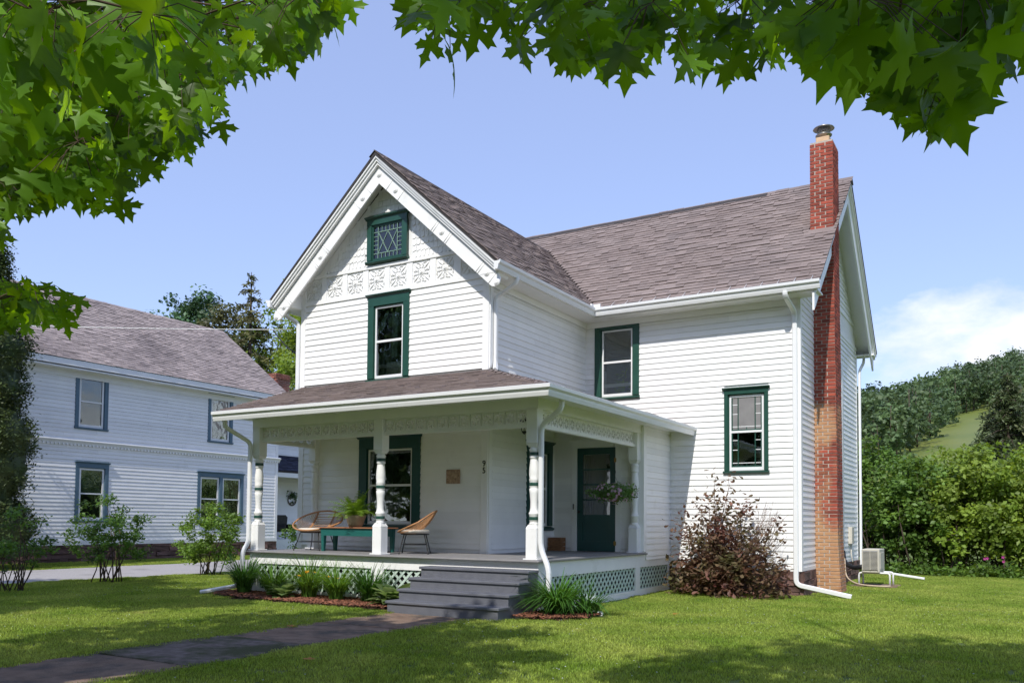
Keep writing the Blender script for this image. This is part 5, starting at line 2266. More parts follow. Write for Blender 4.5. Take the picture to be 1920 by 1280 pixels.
rattan_chair(-3.52, -.80, .10, 'rattan chair facing the steps, left of the green table')
rattan_chair(-.98, -.85, -1.0, 'rattan chair turned sideways in front of the porch window')
tb = thing('porch_table', 'low dark green bench table with worn wood top between the chairs', 'table', (-2.40, -.86, DECK))
MT = WM[tb.name]
MB().cbox(-.80, .80, -.24, .24, .445, .468, .005).obj('tabletop', TABLEW, tb, MT)
b = MB()
b.box(-.72, .72, -.205, -.18, .30, .445)
b.box(-.72, .72, .18, .205, .30, .445)
b.box(-.745, -.72, -.2, .2, .30, .445)
b.box(.72, .745, -.2, .2, .30, .445)
b.obj('apron', TABLEG, tb, MT)
for sx in (-1, 1):
    for sy in (-1, 1):
        b = MB()
        x0, y0 = sx * .715, sy * .165
        b.add([(x0 - .042, y0 - .042, .445), (x0 + .042, y0 - .042, .445), (x0 + .042, y0 + .042, .445), (x0 - .042, y0 + .042, .445),
               (x0 - .028, y0 - .028, 0), (x0 + .028, y0 - .028, 0), (x0 + .028, y0 + .028, 0), (x0 - .028, y0 + .028, 0)], [(0, 1, 2, 3), (4, 7, 6, 5), (0, 4, 5, 1), (1, 5, 6, 2), (2, 6, 7, 3), (3, 7, 4, 0)])
        b.obj('leg', TABLEG, tb, MT)
# fern in a pot on the table
fn = thing('potted_fern', 'bushy light green fern in a stone pot on the porch table', 'plant', (-2.42, -.90, DECK + .468))
MF = WM[fn.name]
MB().lathe([(.12, 0), (.15, .06), (.185, .17), (.205, .21), (.205, .235), (.18, .235), (.16, .2), (.02, .19)], 20).obj('pot', POT, fn, MF)
rg = np.random.default_rng(11)
for i in range(70):
    an = i * 2.4 + rg.uniform(-.3, .3)
    ln = rg.uniform(.42, .70)
    el = rg.uniform(.45, 1.45)
    n = 9
    mid = []
    p = np.array([.05 * math.cos(an), .05 * math.sin(an), .20])
    d = np.array([math.cos(an) * math.cos(el), math.sin(an) * math.cos(el), math.sin(el)])
    for k in range(n):
        mid.append(p.copy())
        p = p + d * ln / n
        d = d + np.array([0, 0, -.19])
        d /= np.linalg.norm(d)
    b = MB()
    b.tube(mid, [.003] * (n - 1) + [.001], 3, cap=False)
    for k in range(1, n):
        t_ = mid[k] - mid[k - 1]
        t_ /= np.linalg.norm(t_)
        sd_ = np.cross(t_, (0, 0, 1))
        sd_ /= np.linalg.norm(sd_) + 1e-9
        wl = .085 * math.sin(math.pi * (k + .8) / (n + 1.2))
        for j in (0, .5):
            q = mid[k - 1] * (1 - j) + mid[k] * j
            for sg in (-1, 1):
                e = q + sd_ * sg * wl + t_ * wl * .25 + np.array([0, 0, -.012 + rg.uniform(-.01, .01)])
                b.add([q - t_ * .008, q + t_ * .008, e + t_ * .004, e - t_ * .006], [(0, 1, 2, 3)])
    b.obj('frond', FERN, fn, MF)
# plaque
pq = MB()
pq.cbox(-.92, -.60, -.050, -.026, 2.16, 2.43, .008)
tag(pq.obj('wall_plaque', PLAQ), 'square carved tan plaque on the porch wall beside the window', 'plaque')
# crate by the door
ct = thing('wooden_crate', 'small brown wooden crate on the porch floor left of the door', 'crate', (.20, 2.40, DECK))
MC = WM[ct.name]
for i in range(3):
    for sy in (-.11, .10):
        MB().cbox(-.15, .15, sy, sy + .012, .005 + i * .092, .092 + i * .092, .003).obj('plank', WOODC, ct, MC)
    for sx in (-.15, .138):
        MB().cbox(sx, sx + .012, -.098, .10, .005 + i * .092, .092 + i * .092, .003).obj('plank', WOODC, ct, MC)
MB().box(-.138, .138, -.098, .10, .01, .02).obj('bottom', WOODC, ct, MC)
b = MB()
b.cbox(-.155, -.148, -.05, .05, .17, .19, .003)
b.obj('handle', BLACKM, ct, MC)
# lantern under the porch ceiling
lp = on_plane(983, 797, 1, -.8)
lt = thing('porch_lantern', 'small black pendant lantern under the porch ceiling near the corner post', 'lantern', (lp[0], -.8, 2.94))
b = MB()
b.lathe([(.10, .455), (.10, .46), (.03, .44), (.012, .42), (.012, .30), (.05, .27), (.085, .23), (.085, .215)], 8, (lp[0], -.8, 2.94))
b.obj('canopy', BLACKM, lt)
b = MB()
for i in range(6):
    an = i * math.pi / 3
    b.tube([(lp[0] + .08 * math.cos(an), -.8 + .08 * math.sin(an), 3.16), (lp[0] + .045 * math.cos(an), -.8 + .045 * math.sin(an), 2.99)], .006, 4)
b.lathe([(.05, .055), (.03, .02), (.006, 0)], 8, (lp[0], -.8, 2.94))
b.obj('cage', BLACKM, lt)
# hanging basket
hbp = np.array([1.67, 2.0, 1.98])
hb = thing('hanging_basket', 'hanging basket of pale pink petunias beside the porch door', 'hanging basket', tuple(hbp))
b = MB()
b.tube([hbp + (0, 0, 1.02), hbp + (0, 0, .50)], .005, 5)
b.tube([hbp + np.array([.035 * math.sin(t_) + 0, 0, .46 + .05 * math.cos(t_)]) for t_ in np.linspace(0, 5, 14)], .005, 5)
for i in range(3):
    an = i * 2.1 + .4
    b.tube([hbp + (0, 0, .42), hbp + (.17 * math.cos(an), .17 * math.sin(an), .05)], .002, 4)
b.obj('hanger', BLACKM, hb)
MB().lathe([(.10, -.12), (.17, .02), (.185, .06), (.16, .06), (.02, .05)], 16, tuple(hbp)).obj('pot', WOODC, hb)
rg = np.random.default_rng(5)
n = 2100
u = rg.normal(size=(n, 3))
u /= np.linalg.norm(u, axis=1, keepdims=True)
Pb = hbp + (0, 0, .05) + u * (rg.uniform(.35, 1, n) ** .5)[:, None] * np.array([.47, .42, .19]) * (1 + .22 * np.sin(u[:, :1] * 9 + u[:, 1:2] * 7))
V, F = cards(Pb, .05, rg, .3, .5, nrm=u)
leafobj('foliage', V, F, rg.uniform(-1, 1, n), BASKETL, hb)
pe = MB()
for q in range(5):
    an = q * 2 * math.pi / 5
    a1, a2 = an - .55, an + .55
    pe.add([(0, 0, -.006), (.024 * math.cos(a1), .024 * math.sin(a1), .004), (.03 * math.cos(an), .03 * math.sin(an), .003), (.024 * math.cos(a2), .024 * math.sin(a2), .004)], [(0, 1, 2, 3)])
pem = pe.mesh('flower', PETAL)
for i in range(95):
    v_ = rg.normal(size=3)
    v_[1] -= .6
    v_ /= np.linalg.norm(v_)
    p = hbp + (0, 0, .05) + v_ * np.array([.50, .45, .21]) * rg.uniform(.85, 1.08)
    o = bpy.data.objects.new('flower', pem)
    o['tint'] = float(rg.uniform(-1, 1))
    link(o, hb, Matrix.Translation(p) @ Vector(v_).to_track_quat('Z', 'Y').to_matrix().to_4x4() @ Matrix.Scale(rg.uniform(.7, 1.15), 4))

# ================================================================== BESIDE THE HOUSE
ACP = (5.55, 8.15, 0)
ac = thing('air_conditioner', 'beige outdoor air conditioning unit on a white stand beside the chimney', 'air conditioner', ACP)
MA = Matrix.Translation(ACP)
b = MB()
b.cbox(-.18, .20, -.42, .42, .34, .88, .012)
b.obj('casing', BEIGE, ac, MA)
b = MB()
b.box(-.15, .17, -.432, -.421, .40, .84)
b.obj('coil', ACGREY, ac, MA)
for i in range(16):
    MB().box(-.15, .17, -.446, -.432, .41 + i * .027, .419 + i * .027).obj('grille_bar', BEIGE, ac, MA)
for xx in (-.155, .002, .166):
    MB().box(xx - .005, xx + .005, -.45, -.44, .40, .85).obj('grille_bar', BEIGE, ac, MA)
MB().cbox(.20, .212, -.34, .22, .42, .80, .006).obj('side_panel', BEIGE, ac, MA)
for yy in (-.30, .30):
    b = MB()
    b.tube(smooth([(-.26, yy, .02), (-.26, yy, .33), (.40, yy, .33), (.40, yy, .02)], .06), .022, 7)
    b.obj('stand_leg', ALU, ac, MA)
MB().cbox(-.42, .55, -.50, .50, -.03, .035, .01).obj('pad', CONC, ac, MA)
b = MB()
b.tube(smooth([(XR + .05, 8.62, .80), (XR + .08, 8.62, .52), (XR + .35, 8.3, .40), (5.37, 8.15, .47)], .15, 7), .055, 9)
b.obj('refrigerant_line', BLACKM, ac)
b = MB()
b.tube(smooth([(XR + .10, 8.55, .62), (XR + .16, 8.3, .18), (XR + .5, 7.70, .06), (5.75, 7.52, .05), (6.0, 7.58, .06)], .3, 8), .017, 7)
b.obj('drain_hose', HOSE, ac)

# ================================================================== PLANTS
def blade_clump(name, label, x, y, n, h, spread, mat, seed, width=.020, flowers=0):
    t = thing(name, label, 'plant', (x, y, .03), 0, 'plants along the porch')
    rg = np.random.default_rng(seed)
    V, F, T = [], [], []
    for i in range(int(n * 1.5)):
        an = rg.uniform(0, 2 * math.pi)
        ro = rg.uniform(0, .12) * spread
        p = np.array([x + ro * math.cos(an), y + ro * math.sin(an), .03])
        an += rg.uniform(-.6, .6)
        hh = 1.62 * h * rg.uniform(.6, 1.15)
        d = np.array([math.cos(an) * .22, math.sin(an) * .22, 1.0])
        d /= np.linalg.norm(d)
        bend = rg.uniform(.08, .36) * spread
        o = len(V)
        k = 7
        sdv = np.array([-math.sin(an), math.cos(an), 0])
        for j in range(k):
            w_ = width * (1 - (j / (k - 1)) ** 2 * .92) * .5
            V += [p - sdv * w_, p + sdv * w_]
            p = p + d * hh / (k - 1) * 1.15
            d = d + np.array([math.cos(an) * bend, math.sin(an) * bend, -bend * .75])
            d /= np.linalg.norm(d)
        F += [(o + 2 * j, o + 2 * j + 1, o + 2 * j + 3, o + 2 * j + 2) for j in range(k - 1)]
        T += [rg.uniform(-1, 1)] * (2 * k)
    base = np.array([x, y, .03])
    ob = bpy.data.objects.new('blades', np_mesh('blades', np.array(V) - base, np.array(F), mat, np.array(T)))
    link(ob, t, Matrix.Translation(base))
    for i in range(flowers):
        p = base + np.array([rg.uniform(-.2, .2), rg.uniform(-.25, .1), h * rg.uniform(.85, 1.1)])
        fl_ = MB()
        fl_.tube([base + np.array([(p[0] - x) * .2, (p[1] - y) * .2, 0]), p], .004, 4)
        fl_.obj('stalk', mat, t)
        fl_ = MB()
        for q in range(6):
            a_ = q * math.pi / 3 + rg.uniform(0, .5)
            dd = np.array([math.cos(a_), math.sin(a_), .55])
            ss = np.array([-math.sin(a_), math.cos(a_), 0])
            fl_.add([p, p + dd * .03 + ss * .013, p + dd * .058, p + dd * .03 - ss * .013], [(0, 1, 2, 3)])
        fl_.obj('blossom', YELLOW, t)
    return t


blade_clump('daylily', 'dark green daylily clump at the outer end of the porch bed', -4.15, -2.05, 210, .52, 1.0, LILY, 1)
blade_clump('daylily', 'fresh green daylily clump second from the outer end of the bed', -3.30, -2.12, 200, .42, 1.0, LILYL, 2)
blade_clump('daylily', 'daylily clump with the most yellow blossoms in the porch bed', -2.45, -2.08, 200, .47, 1.0, LILYL, 3, flowers=6)
blade_clump('daylily', 'daylily clump with a low yellow bloom near the porch bed middle', -1.78, -2.10, 190, .44, 1.0, LILYL, 4, flowers=3)
blade_clump('daylily', 'daylily clump in front of the lattice next to the hosta', -1.05, -2.10, 190, .44, 1.0, LILY, 5)
blade_clump('ornamental_grass', 'tall arching dark green grass clump right of the porch steps', 2.45, -1.85, 330, .46, 1.6, LILY, 6, .026)
blade_clump('ornamental_grass', 'loose grass clump leaning over the downspout foot beside the lattice', 2.80, -1.55, 90, .40, 1.8, LILY, 16, .022)


def hosta(x, y, n, size, label, mat, seed):
    t = thing('hosta', label, 'plant', (x, y, .03), 0, 'hostas')
    rg = np.random.default_rng(seed)
    lf = MB()
    m = 7
    prof = [0, .55, .9, 1.0, .85, .5, .02]
    vs = []
    for i in range(m):
        f = i / (m - 1)
        z_ = .30 * f - .42 * f * f
        vs += [(f, -prof[i] * .30, z_ + .05 * prof[i]), (f, 0, z_), (f, prof[i] * .30, z_ + .05 * prof[i])]
    fs = []
    for i in range(m - 1):
        fs += [(3 * i, 3 * i + 3, 3 * i + 4, 3 * i + 1), (3 * i + 1, 3 * i + 4, 3 * i + 5, 3 * i + 2)]
    lf.add(vs, fs, True)
    me = lf.mesh('leaf', mat)
    for i in range(n):
        an = i * 2.399 + rg.uniform(-.3, .3)
        el = -.1 - 1.0 * (1 - i / n) * .9
        s_ = size * rg.uniform(.75, 1.15)
        o = bpy.data.objects.new('leaf', me)
        o['tint'] = float(rg.uniform(-1, 1))
        link(o, t, Matrix.Translation((x + .06 * math.cos(an), y + .06 * math.sin(an), .05 + .10 * (1 - i / n))) @ Matrix.Rotation(an, 4, 'Z') @ Matrix.Rotation(el * .8, 4, 'Y') @ Matrix.Scale(s_, 4))
    return t


hosta(-.42, -2.22, 44, .42, 'variegated hosta beside the porch steps', HOSTA, 1)
hosta(-2.85, -2.30, 24, .32, 'pale hosta low between the daylily clumps', HOSTA, 2)


def bush(name, label, x, y, rx, ry, z0, z1, ncl, per, spread, leaf, mat, seed, group=None, stems=9, stemr=.02, bark=None, cat='shrub', shell=.25, extra=None, aspect=.6, baser=.15):
    t = thing(name, label, cat, (x, y, 0), 0, group)
    rg = np.random.default_rng(seed)
    P, Nn, T = clumps(rg, (x, y, (z0 + z1) / 2), (rx, ry, (z1 - z0) / 2), ncl, per, spread, shell, -.95)
    keep = P[:, 2] > .05
    P, Nn, T = P[keep], Nn[keep], T[keep]
    V, F = cards(P, leaf, rg, .3, aspect, nrm=Nn)
    leafobj('foliage', V, F, T, mat, t)
    b = MB()
    idx = rg.choice(len(P), stems)
    for i in idx:
        e = P[i]
        s_ = np.array([x + rg.normal() * baser, y + rg.normal() * baser, -.02])
        m = (s_ + e) / 2 + np.array([(s_[0] - x) * .4 + rg.normal() * .06, (s_[1] - y) * .4 + rg.normal() * .06, .12 * (z1 - z0)])
        b.tube([s_, (s_ + m) / 2 + rg.normal(size=3) * .02, m, (m + e) / 2 + rg.normal(size=3) * .03, e], [stemr, stemr * .8, stemr * .6, stemr * .4, stemr * .15], 5)
    b.obj('stems', bark or TWIG, t)
    return t


# young shrubs along the drive
q = on_plane(205, 1092, 2, 0)
bush('young_shrub', 'dark leafy young shrub on the lawn in front of the neighbouring single window', q[0], q[1], 1.0, .9, .30, 1.95, 60, 60, .19, .072, SHRUB, 21, 'young shrubs on the lawn', 16, .016)
q = on_plane(395, 1078, 2, 0)
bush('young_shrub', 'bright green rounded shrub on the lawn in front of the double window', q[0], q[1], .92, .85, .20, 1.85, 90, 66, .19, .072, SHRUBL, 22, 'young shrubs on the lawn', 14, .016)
q = on_plane(28, 1108, 2, 0)
bush('young_shrub', 'sparse twiggy shrub at the edge of the picture beside the drive', q[0], q[1], .75, .7, .35, 1.75, 30, 44, .18, .07, SHRUB, 23, 'young shrubs on the lawn', 18, .013)
q = on_plane(40, 1052, 2, 0)
bush('hosta_mound', 'low pale green hosta mound at the foot of the neighbouring wall', q[0], q[1], 1.3, .6, .0, .75, 34, 24, .2, .22, HOSTA, 24, None, 6, .01, cat='plant')
q = on_plane(545, 1045, 2, 0)
bush('weigela_bush', 'leafy shrub seen through the porch below the neighbouring wicker chair', -13.5, 9.6, 1.3, 1.0, .0, 1.7, 60, 36, .25, .10, SHRUB, 25, None, 10)

# smoke bush
sb = thing('smoke_bush', 'purple brown smoke bush in front of the right ground floor window', 'shrub', (3.45, 3.25, 0))
rg = np.random.default_rng(31)
sl_ = MB()
vs = [(0, 0, 0)]
outl = [(.0, .0), (.25, .10), (.55, .26), (.8, .27), (.97, .12), (1.0, 0), (.97, -.12), (.8, -.27), (.55, -.26), (.25, -.10)]
sl_.add([(a, c, -.10 * a * a + .08 * abs(c)) for a, c in outl] + [(.55, 0, -.06)], [(i, (i + 1) % 10, 10) for i in range(10)])
SLM = sl_.mesh('leaf', SMOKE)
sleaf = Pieces(sb, 'leaf', 300)
stm = MB()
ends = []
for i in range(60):
    an = rg.uniform(0, 2 * math.pi)
    lean = rg.uniform(.05, 1.0)
    hgt = rg.uniform(.9, 2.35) * (1.08 - .42 * lean)
    e = np.array([3.45 + math.cos(an) * 1.12 * lean, 3.25 + math.sin(an) * .60 * lean, hgt])
    s_ = np.array([3.45 + rg.normal() * .22, 3.28 + rg.normal() * .12, 0])
    m = s_ * .45 + e * .55 + np.array([0, 0, .15])
    m2 = s_ * .75 + e * .25 + np.array([0, 0, .12])
    poly = [s_, m2, m, e * .8 + m * .2 + rg.normal(size=3) * .03, e]
    stm.tube(poly, [.016, .013, .009, .006, .003], 5)
    ends.append(poly)
for poly in ends:
    fs = np.linspace(.15, 1, 60)
    for f in fs:
        if f < .42 and rg.uniform() < .12:
            continue
        k = min(3, int(f * 4))
        p = poly[k] * (1 - (f * 4 - k)) + poly[k + 1] * (f * 4 - k)
        p = p + rg.normal(size=3) * np.array([.12, .10, .10])
        if p[2] < .1:
            p[2] = .1 + rg.uniform(0, .2)
        low = p[2] < .85
        an = rg.uniform(0, 2 * math.pi)
        M = Matrix.Translation(p) @ Matrix.Rotation(an, 4, 'Z') @ Matrix.Rotation(rg.uniform(-.6, .9), 4, 'Y') @ Matrix.Rotation(rg.uniform(-.8, .8), 4, 'X') @ Matrix.Scale(rg.uniform(.08, .13) * (1.15 if low else .95), 4)
        sleaf.add(SLM, M, sb, float(rg.uniform(-1, 1)))
for i in range(1350):                           # dense low skirt
    an = rg.uniform(0, 2 * math.pi)
    r_ = rg.uniform(.25, 1) ** .5
    p = np.array([3.55 + math.cos(an) * 1.22 * r_, 3.20 + math.sin(an) * .62 * r_, rg.uniform(.05, .95) * (1.15 - .45 * r_)])
    M = Matrix.Translation(p) @ Matrix.Rotation(rg.uniform(0, 6.28), 4, 'Z') @ Matrix.Rotation(rg.uniform(-.5, .9), 4, 'Y') @ Matrix.Rotation(rg.uniform(-.8, .8), 4, 'X') @ Matrix.Scale(rg.uniform(.085, .145), 4)
    sleaf.add(SLM, M, sb, float(rg.uniform(-1, 1)))
sleaf.flush()
stm.obj('stems', TWIGR, sb)
tw = MB()                                        # bare twigs leaning to the right
for i in range(34):
    s_ = np.array([4.0 + rg.uniform(-.25, .25), 3.35 + rg.normal() * .12, rg.uniform(.5, .9)])
    e = s_ + np.array([rg.uniform(.1, .62), rg.normal() * .12, rg.uniform(.45, 1.05)])
    m = (s_ + e) / 2 + rg.normal(size=3) * .05
    tw.tube([s_, m, e], [.006, .0045, .002], 4)
    for k in range(5):
        q = m + (e - m) * rg.uniform(0, 1)
        tw.tube([q, q + np.array([rg.uniform(-.08, .16), rg.normal() * .06, rg.uniform(.05, .16)])], [.003, .0015], 3)
tag(tw.obj('bare_twigs', TWIGR, sb), kind='stuff')

# ================================================================== TREES AND SHRUBS BEHIND
def leafy_tree(name, label, x, y, h, r, crown0, mat, seed, group=None, ncl=60, per=45, leaf=.28, spread=.9, bark=BARK, z0=0.0, rz=None):
    t = thing(name, label, 'tree', (x, y, z0), 0, group)
    rg = np.random.default_rng(seed)
    zc = z0 + (crown0 + h) / 2
    P, Nn, T = clumps(rg, (x, y, zc), (r, r, (h - crown0) / 2), ncl, per, spread, .35, -.9)
    V, F = cards(P, leaf, rg, .35, .65, nrm=Nn)
    leafobj('crown', V, F, T, mat, t)
    b = MB()
    limbs(b, (x, y, z0 - .1), (x + rg.normal() * .3, y + rg.normal() * .3, z0 + h * .82), max(.08, h * .018), rg, 9, r * .8, .3)
    b.obj('trunk', bark, t)
    return t


HR = 'shrubs of the hedgerow behind the house'
hd = [(5.9, 15.2, 1.5, 1.3, 3.5, HEDGED, 'dark green hedgerow shrub right behind the air conditioner'),
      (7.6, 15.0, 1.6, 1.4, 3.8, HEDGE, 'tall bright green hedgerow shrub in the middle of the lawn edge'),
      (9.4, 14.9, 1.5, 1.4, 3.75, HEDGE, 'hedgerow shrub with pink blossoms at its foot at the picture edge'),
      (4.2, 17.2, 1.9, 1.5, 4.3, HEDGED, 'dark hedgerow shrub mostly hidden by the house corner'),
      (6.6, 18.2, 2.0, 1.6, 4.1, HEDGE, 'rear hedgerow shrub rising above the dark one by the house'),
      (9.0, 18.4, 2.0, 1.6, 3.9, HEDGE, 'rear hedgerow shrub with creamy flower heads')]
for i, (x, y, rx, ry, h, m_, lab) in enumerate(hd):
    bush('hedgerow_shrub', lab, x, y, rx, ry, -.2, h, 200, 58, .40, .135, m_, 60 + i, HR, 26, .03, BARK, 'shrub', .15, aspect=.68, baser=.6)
rg = np.random.default_rng(77)
mg = MB()
for i in range(4):
    p = np.array([8.0 + rg.uniform(-.5, .3), 13.4, .55 + rg.uniform(-.1, .15)])
    for q in range(5):
        a_ = q * 1.257
        mg.add([p, p + (.03 * math.cos(a_ - .5), -.02, .03 * math.sin(a_ - .5)), p + (.045 * math.cos(a_), -.02, .045 * math.sin(a_)), p + (.03 * math.cos(a_ + .5), -.02, .03 * math.sin(a_ + .5))], [(0, 1, 2, 3)])
mgt = thing('pink_flowers', 'few magenta blossoms low in front of the hedgerow', 'flowers', (8.2, 13.6, 0))
mg.obj('blossoms', MAGENTA, mgt)
bl_ = MB()
for i in range(10):
    bl_.tube([(8.2 + rg.uniform(-.9, .5), 13.65, 0), (8.2 + rg.uniform(-.9, .5), 13.62, .5)], .008, 4)
bl_.obj('stems', SHRUB, mgt)
# ground cover strip along the hedge foot
n = 5200
P = np.stack([rg.uniform(4.9, 16, n), 13.75 + rg.normal(size=n) * .28, np.abs(rg.normal(size=n)) * .16], 1)
V, F = cards(P, .12, rg, .6, .7)
o = bpy.data.objects.new('ground_cover', np_mesh('ground_cover', V, F, HEDGED, np.repeat(rg.uniform(-1, 1, n), 4)))
tag(link(o), 'low leafy ground cover along the foot of the hedgerow', 'ground cover', kind='stuff')

# hill
hx = np.linspace(-320, 340, 67)
hyv = np.concatenate([np.linspace(80, 240, 25), np.linspace(250, 760, 40)])


def hill_z(x, y):
    t = np.clip((y - 82) / 350.0, 0, 1.9)
    ridge = 59.5 + 5.5 * np.tanh((x + 26) / 22.0) + 2.5 * np.sin(x * .05 + .6) + 8 * np.clip(x / 200, -1, 1)
    return ridge * (t ** 1.05) * (t < 1.0) + ridge * np.where(t >= 1, 1 + .12 * (t - 1), 0) - .3 + .6 * np.sin(x * .06) * t


HX, HYY = np.meshgrid(hx, hyv)
HZ = hill_z(HX, HYY)
V = np.stack([HX, HYY, HZ], -1).reshape(-1, 3)
nx_ = len(hx)
I = np.arange((len(hyv) - 1) * nx_).reshape(len(hyv) - 1, nx_)[:, :-1].ravel()
F = np.stack([I, I + 1, I + nx_ + 1, I + nx_], 1)
o = bpy.data.objects.new('hill', np_mesh('hill', V, F, GRASSF))
tag(link(o), kind='structure')
# woods on the hill: crowns of many trees that read as one mass
rg = np.random.default_rng(9)
Pf, Nf, Tf = [], [], []
trunks = MB()
cnt = 0
while cnt < 950:
    x = rg.uniform(-130, 70)
    y = rg.uniform(150, 445)
    if y < 285 and -9 < x < 12:                 # the meadow opening
        continue
    g = float(hill_z(np.array(x), np.array(y)))
    h = rg.uniform(10, 17)
    r = h * rg.uniform(.24, .38)
    P, Nn, T = clumps(rg, (x, y, g + h * .50), (r, r, h * .50), 13, 24, r * .45, .5, -.9)
    T = T * .6 + rg.uniform(-.7, .7)
    Pf.append(P)
    Nf.append(Nn)
    Tf.append(T)
    trunks.tube([(x, y, g - .5), (x + rg.normal() * .3, y, g + h * .8)], [h * .014, h * .005], 5)
    cnt += 1
P, Nn, T = np.concatenate(Pf), np.concatenate(Nf), np.concatenate(Tf)
V, F = cards(P, .95, rg, .35, .75, nrm=Nn)
wd = thing('woods', 'dense green woods covering the hillside', 'woods', (0, 190, 0))
wd['kind'] = 'stuff'
leafobj('crowns', V, F, T, FOREST, wd, 'stuff')
tag(trunks.obj('trunks', BARK, wd), kind='stuff')
# lower, brighter scrub between hedgerow and woods
Pf, Nf, Tf = [], [], []
for i in range(85):
    x = rg.uniform(-32, 26)
    y = rg.uniform(34, 92)
    if False:
        continue
    g = 0
    h = rg.uniform(3.2, 6.2)
    r = h * .5
    P, Nn, T = clumps(rg, (x, y, g + h * .48), (r, r, h * .52), 30, 40, r * .42, .4, -.95)
    Pf.append(P)
    Nf.append(Nn)
    Tf.append(T * .6 + rg.uniform(-.5, .5))
P, Nn, T = np.concatenate(Pf), np.concatenate(Nf), np.concatenate(Tf)
V, F = cards(P, .36, rg, .35, .75, nrm=Nn)
sc = thing('scrub', 'bright green scrub between the hedgerow and the wooded hill', 'scrub', (0, 34, 0))
sc['kind'] = 'stuff'
leafobj('foliage', V, F, T, FORESTN, sc, 'stuff')


def conifer(name, label, x, y, z0, h, r, mat, seed, tiers=26, per=9, needle=.34, droop=.35, lean=0.0, group=None, sparse=0.0, wind=0.0, ncard=26):
    t = thing(name, label, 'tree', (x, y, z0), 0, group)
    rg = np.random.default_rng(seed)
    b = MB()
    b.tube([(x, y, z0 - .2), (x + lean * .4, y, z0 + h * .5), (x + lean, y, z0 + h)], [h * .018, h * .011, .02], 8)
    P, T = [], []
    for i in range(tiers):
        f = (i + .5) / tiers
        zz = z0 + h * (.16 + .84 * f)
        rr = r * (1 - f) ** .8 * rg.uniform(.75, 1.15) + .12
        m = max(3, int(per * (1 - f * .5)))
        for j in range(m):
            if rg.uniform() < sparse:
                continue
            an = rg.uniform(0, 2 * math.pi)
            L_ = rr * rg.uniform(.65, 1.1)
            s_ = np.array([x + lean * f, y, zz])
            e = s_ + np.array([math.cos(an) * L_, math.sin(an) * L_, -droop * L_ + wind * L_])
            md_ = (s_ + e) / 2 + np.array([0, 0, .10 * L_])
            b.tube([s_, md_, e], [.02 + .012 * L_, .015 + .006 * L_, .006], 4)
            k = max(4, int(ncard * L_ / r * 1.4))
            tt = rg.uniform(.15, 1.05, k)[:, None]
            q = (1 - tt) ** 2 * s_ + 2 * tt * (1 - tt) * md_ + tt ** 2 * e
            q = q + rg.normal(size=(k, 3)) * np.array([.14, .14, .10]) * (L_ * .35 + .15)
            P.append(q)
            T.append(np.full(k, rg.uniform(-.8, .8)) + rg.uniform(-.3, .3, k))
    P, T = np.concatenate(P), np.concatenate(T)
    V, F = cards(P, needle, rg, .0, .32, down=droop * 1.2)
    leafobj('crown', V, F, T, mat, t)
    b.obj('trunk', BARK, t)
    return t


def spot(px, dist):
    p = at(px, 960, dist)
    return p[0], p[1]


x, y = spot(462, 52)
conifer('spruce_tree', 'tall thin drooping spruce behind the neighbouring roof', x, y, 0, 16.0, 3.6, SPRUCE, 81, 32, 10, .24, .42, ncard=120, sparse=.12)
x, y = spot(385, 62)
leafy_tree('pine_tree', 'broad dark green white pine left of the spruce behind the neighbouring roof', x - 1.5, y, 17.6, 4.6, 7, PINE, 82, None, 90, 130, .26, .9)
x, y = spot(425, 56)
leafy_tree('larch_tree', 'yellow green tree between the pine and the spruce', x, y, 15.2, 2.6, 7, SPRUCE, 83, None, 60, 110, .22, .7)
x, y = spot(566, 54)
leafy_tree('leafy_tree', 'dense bright green tree between the neighbouring roof and the gable', x, y, 15.8, 4.8, 1.6, HEDGE, 84, None, 300, 110, .23, .75)
x, y = spot(520, 60)
conifer('spruce_tree', 'second brownish spruce close to the dense green tree', x, y, 0, 15.0, 3.8, SPRUCE, 85, 24, 9, .24, .42, ncard=110, sparse=.15)
x, y = spot(1893, 60)
conifer('spruce_tree', 'dark bushy spruce on the hillside at the picture edge', x, y, .6, 10.2, 3.6, SPRUCEG, 86, 28, 13, .30, .3, ncard=120)
x, y = spot(1925, 38)
conifer('spruce_tree', 'lit spruce boughs reaching in at the picture edge', x + 1.6, y, 0, 11.0, 2.6, SPRUCE, 87, 24, 10, .22, .35, ncard=100)
# column of arborvitae beside the neighbouring house
q = on_plane(-12, 1035, 0, -15.9)
av = thing('arborvitae', 'tall dark arborvitae column in front of the neighbouring house', 'tree', (q[0] - .3, q[1] - .25, 0))
ax_, ay_ = q[0] - .3, q[1] - .25
rg = np.random.default_rng(88)
P, Nn, T = [], [], []
for i in range(760):
    f = rg.uniform(0, 1)
    zz = .5 + 8.9 * f
    rr = (1.08 * (1 - f ** 3.2) + .1) * (1 + .14 * math.sin(zz * 2.3) + .1 * math.sin(zz * 5.1 + 1))
    an = rg.uniform(0, 2 * math.pi)
    c = np.array([ax_ + rr * math.cos(an) * .95, ay_ + rr * math.sin(an) * .95, zz])
    k = 52
    P.append(c + rg.normal(size=(k, 3)) * np.array([.12, .12, .15]))
    Nn.append(np.tile([math.cos(an), math.sin(an), .5], (k, 1)))
    T.append(np.full(k, rg.uniform(-.9, .9)) + rg.uniform(-.3, .3, k))
P, Nn, T = np.concatenate(P), np.concatenate(Nn), np.concatenate(T)
V, F = cards(P, .10, rg, .5, .45, nrm=Nn)
leafobj('crown', V, F, T, CEDAR, av)
MB().tube([(ax_, ay_, 0), (ax_, ay_, 8.6)], [.2, .04], 8).obj('trunk', BARK, av)
